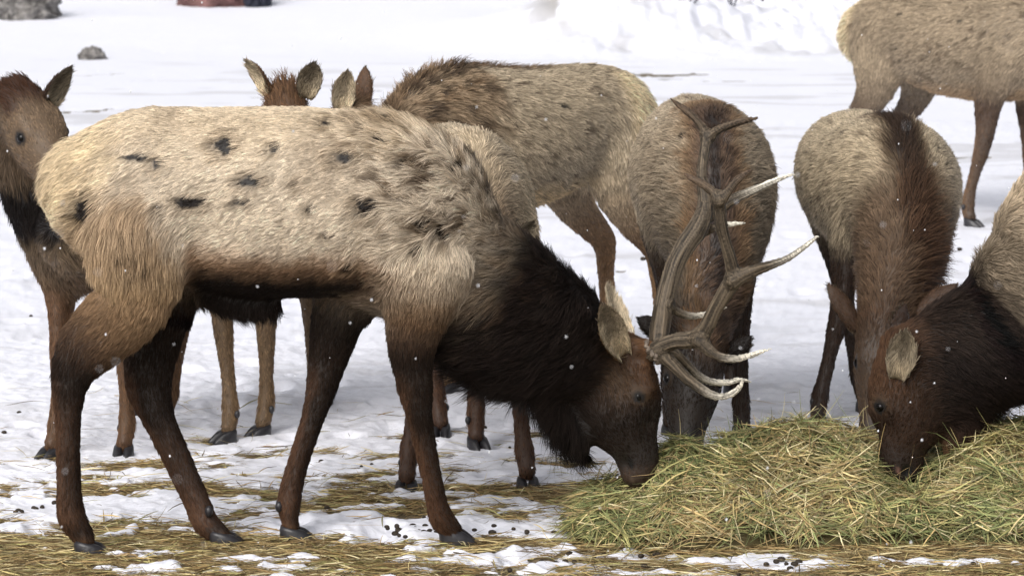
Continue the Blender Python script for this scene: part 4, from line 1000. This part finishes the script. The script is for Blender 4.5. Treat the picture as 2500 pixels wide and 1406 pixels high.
def elk_right_edge():       # H
    Y0 = 12.78
    e = Elk('elk', (2.53, Y0 + .1), 'dark-necked elk at the right edge, muzzle buried in the hay, round ear showing', 'dim', (-1, -.06), seed=17); sc = 1.0
    e.c = dict(e.c, flank=srgb(196, 174, 142), head=srgb(64, 46, 34), neck=srgb(42, 32, 26))
    e.torso(sc, 1.05)
    e.leg(True, 1, foot_of(e, 2560, 1275), sc); e.leg(True, -1, foot_of(e, 2660, 1235), sc); e.leg(False, 1, foot_of(e, 3250, 1270), sc); e.leg(False, -1, foot_of(e, 3350, 1230), sc)
    S = MPP(Y0); P = lambda x, y, dy=0.: W(x, y, Y0 + dy) - e.base
    NK = [((2530, 500), (2640, 960), .21), ((2440, 635), (2540, 965), .18), ((2350, 706), (2460, 985), .15), ((2270, 756), (2385, 1020), .125), ((2205, 806), (2330, 1050), .10)]
    rows = []
    for i, (a, b, w) in enumerate(NK):
        pa, pb = P(*a), P(*b); rows.append(row((pa + pb) / 2, w, np.linalg.norm(pa - pb) / 2, mixc(e.c['flank'], e.c['neck'], [0.4, 1, 1, 1, 1][i]), [.05, .06, .055, .05, .035][i], .4))
    e.chain(rows, flow=-1, grav=.8, k=.06, name='neck')
    HD = [((2158, 822), (2290, 900), .086), ((2134, 890), (2318, 985), .096), ((2136, 950), (2312, 1050), .092), ((2148, 1012), (2285, 1080), .076), ((2150, 1064), (2262, 1102), .060), ((2150, 1105), (2255, 1132), .054), ((2160, 1138), (2250, 1160), .048), ((2180, 1158), (2235, 1172), .03)]
    rows = []
    hd = e.c['head']
    for i, (a, b, w) in enumerate(HD):
        pa, pb = P(*a), P(*b); rows.append(row((pa + pb) / 2, w, np.linalg.norm(pa - pb) / 2, [mixc(hd, RUST, .5), mixc(hd, RUST, .3), hd, hd, mixc(hd, BLACK, .3), mixc(hd, BLACK, .5), mixc(hd, BLACK, .7), BLACK][i], [.034, .026, .021, .019, .016, .013, .010, .006][i], .26))
    e.chain(rows, flow=-1, k=.04, name='head')
    e.chain([row(P(2400, 985), .04, .03, BLACK, .05, .5), row(P(2350, 1050), .045, .04, srgb(70, 46, 32), .08, .5), row(P(2320, 1085), .03, .025, srgb(110, 76, 48), .07, .4)], flow=.1, grav=1.3, k=.05, name='beard')
    for g in (-1, 1):
        ep = P(2150, 993, g * .056); V, F = sphere(ep, .016); mesh_obj('eye', V, F, M_EYE, e.root); e.paints.append(('ring', ep, .045))
        e.paints.append(('bare', P(2216, 1150, g * .05), .022)); e.sculpt.append((P(2215, 1150, g * .045), A_([.018, .03, .02]), -.014)); e.paints.append(('spot', P(2192, 1148, g * .045), .009, srgb(150, 110, 96), .3))
        e.sculpt.append((P(2165, 1050, g * .06), A_([.03, .03, .05]), -.012))
    e.ear(P(2192, 925, -.095), P(2215, 803, -.14), (-.25, -1, .1), .105, srgb(72, 52, 38)); e.ear(P(2195, 860, .07), P(2215, 745, .16), (-.4, .6, .1), .10)
    def pt(st):
        paint_cow(st, e, None, sc=sc, spots=8)
        n2 = fbm(st['V'] * 20, 3, 4); V = st['V']
        z = st['lz']; nw = st['w']['neck']
        m = nw * sstep(.62, .50, z + (n2 - .5) * .1)
        st['col'] = mix(st['col'], np.repeat(srgb(30, 22, 19)[None], len(V), 0), m * .8)
    e.build(h=.012, hairs=130000, rad=.0009, cell=.016, paint=pt)
elk_right_edge()

def elk_far():              # I
    e = Elk('elk', (2.62, 22.45), 'tan elk farthest back at upper right, standing side on with its head out of view', 'cow', (.745, -.667), seed=18); sc = 1.05
    e.c = dict(e.c, flank=srgb(164, 145, 118), leg=srgb(90, 70, 54), shin=srgb(110, 84, 60))
    e.torso(sc, 1.05)
    e.leg(True, -1, foot_of(e, 2372, 550), sc, (.8, -.6)); e.leg(True, 1, foot_of(e, 2530, 540), sc); e.leg(False, -1, foot_of(e, 2070, 520), sc); e.leg(False, 1, foot_of(e, 2240, 500), sc)
    poll, muz = e.loc(1.0, 0, 1.5), e.loc(1.32, .05, 1.2)
    e.neck([(e.loc(.5, 0, 1.0), .15, .22), (e.loc(.7, 0, 1.15), .12, .16), (e.loc(.86, 0, 1.33), .10, .12), (poll, .085, .09)], e.c['flank'], e.c['neck'], .05)
    e.head(poll, muz, A_([.3, 0, .9])); e.auto_ears()
    e.build(h=.014, hairs=80000, rad=.0011, cell=.02, paint=lambda st: paint_cow(st, e, None, sc=sc, spots=26, belly=srgb(182, 146, 102), zb=.76))
elk_far()

# ------------------------------------------------------------------ hay, straw, dung, rocks
def blades(name, P, D, Nn, L, Wd, C, mat, loc=(0, 0, 0), parent=None, bend=.25, rng=None):
    """P start, D direction, Nn surface normal; 4 segments with kink and droop"""
    n = len(P); rng = rng or np.random.default_rng(1)
    side = unit(np.cross(D, unit(Nn + rng.normal(size=(n, 3)) * .5)))
    k = rng.normal(size=(n, 3)) * bend; seg = 4; V = np.zeros((n, (seg + 1) * 2, 3))
    for i in range(seg + 1):
        t = i / seg - .5
        c = P + L[:, None] * (D * t + k * (t * t) + A_([0, 0, -.25]) * (t * t) * rng.random((n, 1)))
        w = (Wd * (1 - .75 * abs(2 * t) ** 2))[:, None]
        V[:, 2 * i] = c - side * w; V[:, 2 * i + 1] = c + side * w
    b = np.arange(n)[:, None] * (seg + 1) * 2
    F = np.concatenate([np.stack([b[:, 0] + 2 * i, b[:, 0] + 2 * i + 1, b[:, 0] + 2 * i + 3, b[:, 0] + 2 * i + 2], -1) for i in range(seg)])
    cc = np.repeat(C, (seg + 1) * 2, 0)
    return V.reshape(-1, 3), F, cc
STRAW = .8 * A_([srgb(206, 184, 118), srgb(186, 168, 96), srgb(168, 162, 88), srgb(148, 152, 84), srgb(128, 138, 74), srgb(190, 160, 92), srgb(156, 128, 76), srgb(222, 206, 150), srgb(112, 120, 62)])
STRAW = 1.3 * (STRAW + .22 * (STRAW.mean(1, keepdims=True) - STRAW))
def hay_h(X, Y):
    # long heap, low lobe at its left end
    xr = (X - .25)
    crest = np.interp(X, [.17, .26, .40, .52, .70, .90, 1.1, 1.3, 1.6, 2.2], [0, .09, .13, .22, .25, .25, .245, .21, .18, .19])
    yc = np.interp(X, [.1, .35, .6, .9, 1.4, 2.2], [12.4, 12.32, 12.42, 12.62, 12.72, 12.75])
    yw = np.interp(X, [.1, .3, .6, 1.0, 2.2], [.22, .28, .40, .58, .66])
    d = np.abs(Y - yc) / yw
    sh = np.clip(1 - d ** 2.6, 0, 1) ** .6
    n = fbm(np.c_[X * 4.2, Y * 4.2], 3, 91)
    h = crest * sh * (.35 + 1.3 * n)
    dip = .20 * np.exp(-(((X - 1.32) / .17) ** 2 + ((Y - 12.5) / .30) ** 2)) + .05 * np.exp(-(((X - .40) / .10) ** 2 + ((Y - 12.2) / .1) ** 2))
    return np.maximum(h - dip, 0)
def build_hay():
    rng = np.random.default_rng(7)
    xs, ys = np.linspace(.05, 2.6, 150), np.linspace(11.95, 13.55, 100)
    X, Y = [a.ravel() for a in np.meshgrid(xs, ys, indexing='ij')]
    H = hay_h(X, Y); Z = H * .86 - .035
    i = np.arange(149)[:, None] * 100 + np.arange(99)[None]
    F = np.stack([i, i + 100, i + 101, i + 1], -1).reshape(-1, 4)
    base = A_([.9, 12.7, 0])
    root = empty('hay_heap', base); tag(root, 'long heap of loose green-yellow hay on the snow at lower right', 'hay')
    n = fbm(np.c_[X * 30, Y * 30, Z * 30], 3, 5)
    mcol = mix(np.repeat(srgb(44, 38, 22)[None], len(X), 0), np.repeat(srgb(88, 78, 44)[None], len(X), 0), n)
    mesh_obj('packed_hay', np.c_[X, Y, Z] - base, F, M_BLADE, root, attrs={'col': ('FLOAT_COLOR', mcol)})
    N = 52000
    x = rng.uniform(.08, 2.1, N * 2); y = rng.uniform(11.98, 13.4, N * 2)
    h = hay_h(x, y); clod = fbm(np.c_[x * 9, y * 9], 3, 97); keep = (h > .012) & (rng.random(N * 2) < (.25 + h * 5) * sstep(.30, .5, clod))
    x, y, h = x[keep][:N], y[keep][:N], h[keep][:N]; N = len(x)
    e = .02; gx = (hay_h(x + e, y) - hay_h(x - e, y)) / (2 * e); gy = (hay_h(x, y + e) - hay_h(x, y - e)) / (2 * e)
    nn = unit(np.c_[-gx, -gy, np.ones(N)])
    # locally combed swirls
    ang = fbm(np.c_[x * 3.2, y * 3.2], 3, 95) * 14 + rng.normal(size=N) * .7
    d = np.c_[np.cos(ang), np.sin(ang), rng.normal(size=N) * .22]
    d = unit(d - nn * (d * nn).sum(1, keepdims=True) * .85)
    L = rng.uniform(.06, .24, N) * (1 + .5 * (rng.random(N) < .1)); wd = rng.uniform(.0011, .0031, N)
    clod = fbm(np.c_[x * 9, y * 9], 3, 97)
    P = np.c_[x, y, (clod - .5) * .09 + h * rng.uniform(.80, 1.0, N) + rng.uniform(-.02, .03, N)] - base
    patch = fbm(np.c_[x * 5, y * 5], 3, 99); green = sstep(.42, .6, patch)
    ci = np.where(rng.random(N) < green * .55 + .16, rng.choice([2, 3, 4, 8], N), rng.choice([0, 1, 2, 5, 6, 7], N))
    C = STRAW[ci] * rng.uniform(.3, 1.4, N)[:, None]
    V, F, cc = blades('hay', P, d, nn, L, wd, C, M_BLADE, rng=rng)
    o = mesh_obj('loose_hay', V, F, M_BLADE, root, attrs={'col': ('FLOAT_COLOR', cc)}, smooth=False); o['kind'] = 'stuff'
    # long wisps standing off the heap
    n = 260
    x = rng.uniform(.2, 1.9, n); y = rng.uniform(12.4, 13.2, n); h = hay_h(x, y)
    d = unit(np.c_[rng.normal(size=n), rng.normal(size=n), np.abs(rng.normal(size=n)) * .8 + .1]); L = rng.uniform(.10, .26, n)
    V, F, cc = blades('w', np.c_[x, y, h] + d * L[:, None] * .35 - base, d, np.tile([0, 0, 1.], (n, 1)), L, np.full(n, .0011), STRAW[rng.choice(9, n)] * .9, M_BLADE, bend=.5, rng=rng)
    o = mesh_obj('hay_wisps', V, F, M_BLADE, root, attrs={'col': ('FLOAT_COLOR', cc)}, smooth=False); o['kind'] = 'stuff'
build_hay()

def gz(x, y):
    b = bare_amount(x, y); return ground_height(x, y) + ((1 - b) ** .7 - 1) * .020
def build_straw():
    rng = np.random.default_rng(17); N = 260000
    y = rng.uniform(11.35, 15.5, N); x = rng.uniform(-1, 1, N) * y * .150
    b = bare_amount(x, y); skirt = np.exp(-np.clip(np.abs(y - 12.55) - .5, 0, 9) / .12) * sstep(.0, .3, x)
    keep = rng.random(N) < np.clip(b ** 1.3 * .40 + .0025 + skirt * .10, 0, 1)
    x, y, b = x[keep], y[keep], b[keep]; n = len(x)
    ang = rng.normal(size=n) * .75 + np.where(rng.random(n) < .5, 0, math.pi)
    d = unit(np.c_[np.cos(ang), np.sin(ang), rng.normal(size=n) * .10])
    L = rng.uniform(.03, .19, n); wd = rng.uniform(.0008, .0026, n)
    z = gz(x, y) + rng.uniform(.001, .022, n)
    pal = np.vstack([STRAW[[0, 1, 5, 6, 7, 2]], [srgb(150, 124, 84), srgb(108, 88, 60), srgb(168, 142, 98), srgb(130, 110, 74), srgb(176, 152, 104), srgb(92, 78, 54)]]); C = pal[rng.choice(12, n)] * rng.uniform(.5, 1.25, n)[:, None]
    V, F, cc = blades('s', np.c_[x, y, z], d, np.tile([0, 0, 1.], (n, 1)), L, wd, C, M_BLADE, bend=.15, rng=rng)
    o = mesh_obj('scattered_straw', V, F, M_BLADE, attrs={'col': ('FLOAT_COLOR', cc)}, smooth=False)
    tag(o, 'trampled straw strewn over the snow and mud in front', 'straw', kind='stuff')
build_straw()
def build_pellets():
    rng = np.random.default_rng(23)
    sv, sf = sphere(A_([0, 0, 0.]), 1.0, 7, 5); VV, FF = [], []
    pts = []
    for _ in range(25):
        y = 11.4 + 3.2 * rng.random() ** 1.4; pts.append((rng.uniform(-1, 1) * y * .14, y, rng.uniform(.005, .010)))
    for cx, cy, k in ((1030, 1290, 16), (960, 1300, 8), (1200, 1290, 5), (470, 1285, 10), (1420, 1360, 8), (1600, 1350, 8), (820, 1230, 7), (1900, 1370, 8), (2350, 1380, 7), (60, 1240, 7), (900, 1150, 6)):
        p = W(cx, cy, GY(cy))
        for _ in range(k): pts.append((p[0] + rng.normal() * .045, p[1] + rng.normal() * .06, rng.uniform(.007, .011)))
    for k in range(22):
        y = rng.uniform(14, 24); pts.append((rng.uniform(-1, 1) * y * .14, y, rng.uniform(.006, .016)))
    P = A_(pts); z = gz(P[:, 0], P[:, 1])
    for i, (x, y, r) in enumerate(P):
        FF.append(sf + len(sv) * i); VV.append(sv * A_([r * rng.uniform(.9, 1.5), r, r * .85]) + A_([x, y, z[i] + r * .25]))
    o = mesh_obj('dung_pellets', np.vstack(VV), np.vstack(FF), M_PELLET); tag(o, 'small dark droppings strewn on the snow', 'droppings', kind='stuff')
build_pellets()

def rock(name, px, py, Y, size, label, mat, seed, sink=.25):
    v, f = sphere(A_([0, 0, 0.]), 1.0, 64, 44); n = fbm(v * 1.7 + seed * 3, 4, seed); n2 = fbm(v * 6 + seed, 3, seed + 3)
    n3 = np.abs(fbm(v * 3.5 + seed, 3, seed + 9) - .5) * 2
    n4 = fbm(v * 14 + seed, 2, seed + 11)
    v = v * (.5 + .6 * n + .55 * n2 - .5 * n3 + .22 * n4)[:, None] * A_(size)
    x, _, _ = W(px, py, Y); z = float(ground_height(A_([x]), A_([Y]))[0])
    o = mesh_obj(name, v, f, mat, loc=(x, Y, z + size[2] * sink)); tag(o, label, 'rock')
    return o
M_ROCK = m_plain('lichen_rock', tuple(srgb(128, 125, 122)), .9, .2, 11, .9, 1.0, .06); M_RED = m_plain('red_rock', tuple(srgb(112, 84, 82)), .85, .2, 6, .5, .8, .04); M_DARK = m_plain('dark_rock', tuple(srgb(52, 54, 66)), .8, .2, 6, .5, .8, .04)
def place_on_ray(px, py):
    """distance at which the view ray meets the snow surface"""
    Y = np.arange(20, 90, .05); d = W(px, py, 1.0) - A_([0, 0, CAM_H])
    hit = np.nonzero(CAM_H + d[2] * Y <= ground_height(d[0] * Y, Y))[0]
    return float(Y[hit[0]]) if len(hit) else 60.
rock('boulder', 52, 52, place_on_ray(52, 52) + .4, (.42, .35, .34), 'grey lichen-mottled boulder poking from the snow at top left', M_ROCK, 3)
rock('boulder', 226, 148, place_on_ray(226, 148) + .15, (.12, .12, .09), 'small grey rock in the snow above the young elk\'s ear', M_ROCK, 8)
rock('boulder', 540, 22, place_on_ray(540, 22) + .6, (.46, .4, .45), 'reddish boulder behind the snow at the top edge', M_RED, 5)
rock('boulder', 628, 22, place_on_ray(628, 22) + .4, (.14, .2, .36), 'dark rock beside the reddish boulder at the top edge', M_DARK, 6)

def build_flakes():
    rng = np.random.default_rng(31); sv, sf = sphere(A_([0, 0, 0.]), 1.0, 6, 4); V, F = [], []
    n = 330
    Y = rng.uniform(3.2, 20, n); px = rng.uniform(-50, 2550, n); py = rng.uniform(-50, 1350, n)
    k = 0
    for i in range(n):
        p = W(px[i], py[i], Y[i])
        if p[2] < .1: continue
        r = rng.uniform(.0008, .0026) * min(1, Y[i] / 8); F.append(sf + len(sv) * k); V.append(sv * r * A_([1, 1, rng.uniform(.8, 1.6)]) + p); k += 1
    o = mesh_obj('snowflakes', np.vstack(V), np.vstack(F), M_FLAKE); tag(o, 'small snowflakes falling through the air over the herd', 'snowflakes', kind='stuff')
build_flakes()
def build_twigs():
    rng = np.random.default_rng(41)
    for j, (px, py) in enumerate(((1685, 8), (1790, 14), (1870, 4), (1960, 6))):
        Y = place_on_ray(px, py); b = W(px, py, Y); rows = []
        V, F, n0 = [], [], 0
        for k in range(4):
            a = rng.uniform(.3, 2.8); L = rng.uniform(.12, .35); d = A_([math.cos(a), 0.2, abs(math.sin(a))])
            s = np.cross(d, [0, 1, 0]); s = s / np.linalg.norm(s); u = np.cross(d, s); w = .012
            ring = lambda c, q: [c + (s * math.cos(t) + u * math.sin(t)) * q for t in (0, 2.1, 4.2)]
            V += ring(A_([0, 0, -.05]), w) + ring(d * L * .6, w * .7) + ring(d * L + A_([.04, 0, .03]), w * .3)
            for i in (0, 3):
                for q in range(3): F.append([n0 + i + q, n0 + i + (q + 1) % 3, n0 + i + 3 + (q + 1) % 3, n0 + i + 3 + q])
            n0 += 9
        o = mesh_obj('twig', V, F, M_DARK, loc=b); tag(o, ['leftmost dark twig', 'forked dark twig, second from the left,', 'dark twig, third from the left,', 'rightmost dark twig'][j] + ' on the far snow bank at the top edge', 'twig', 'twigs in the snow bank')
build_twigs()
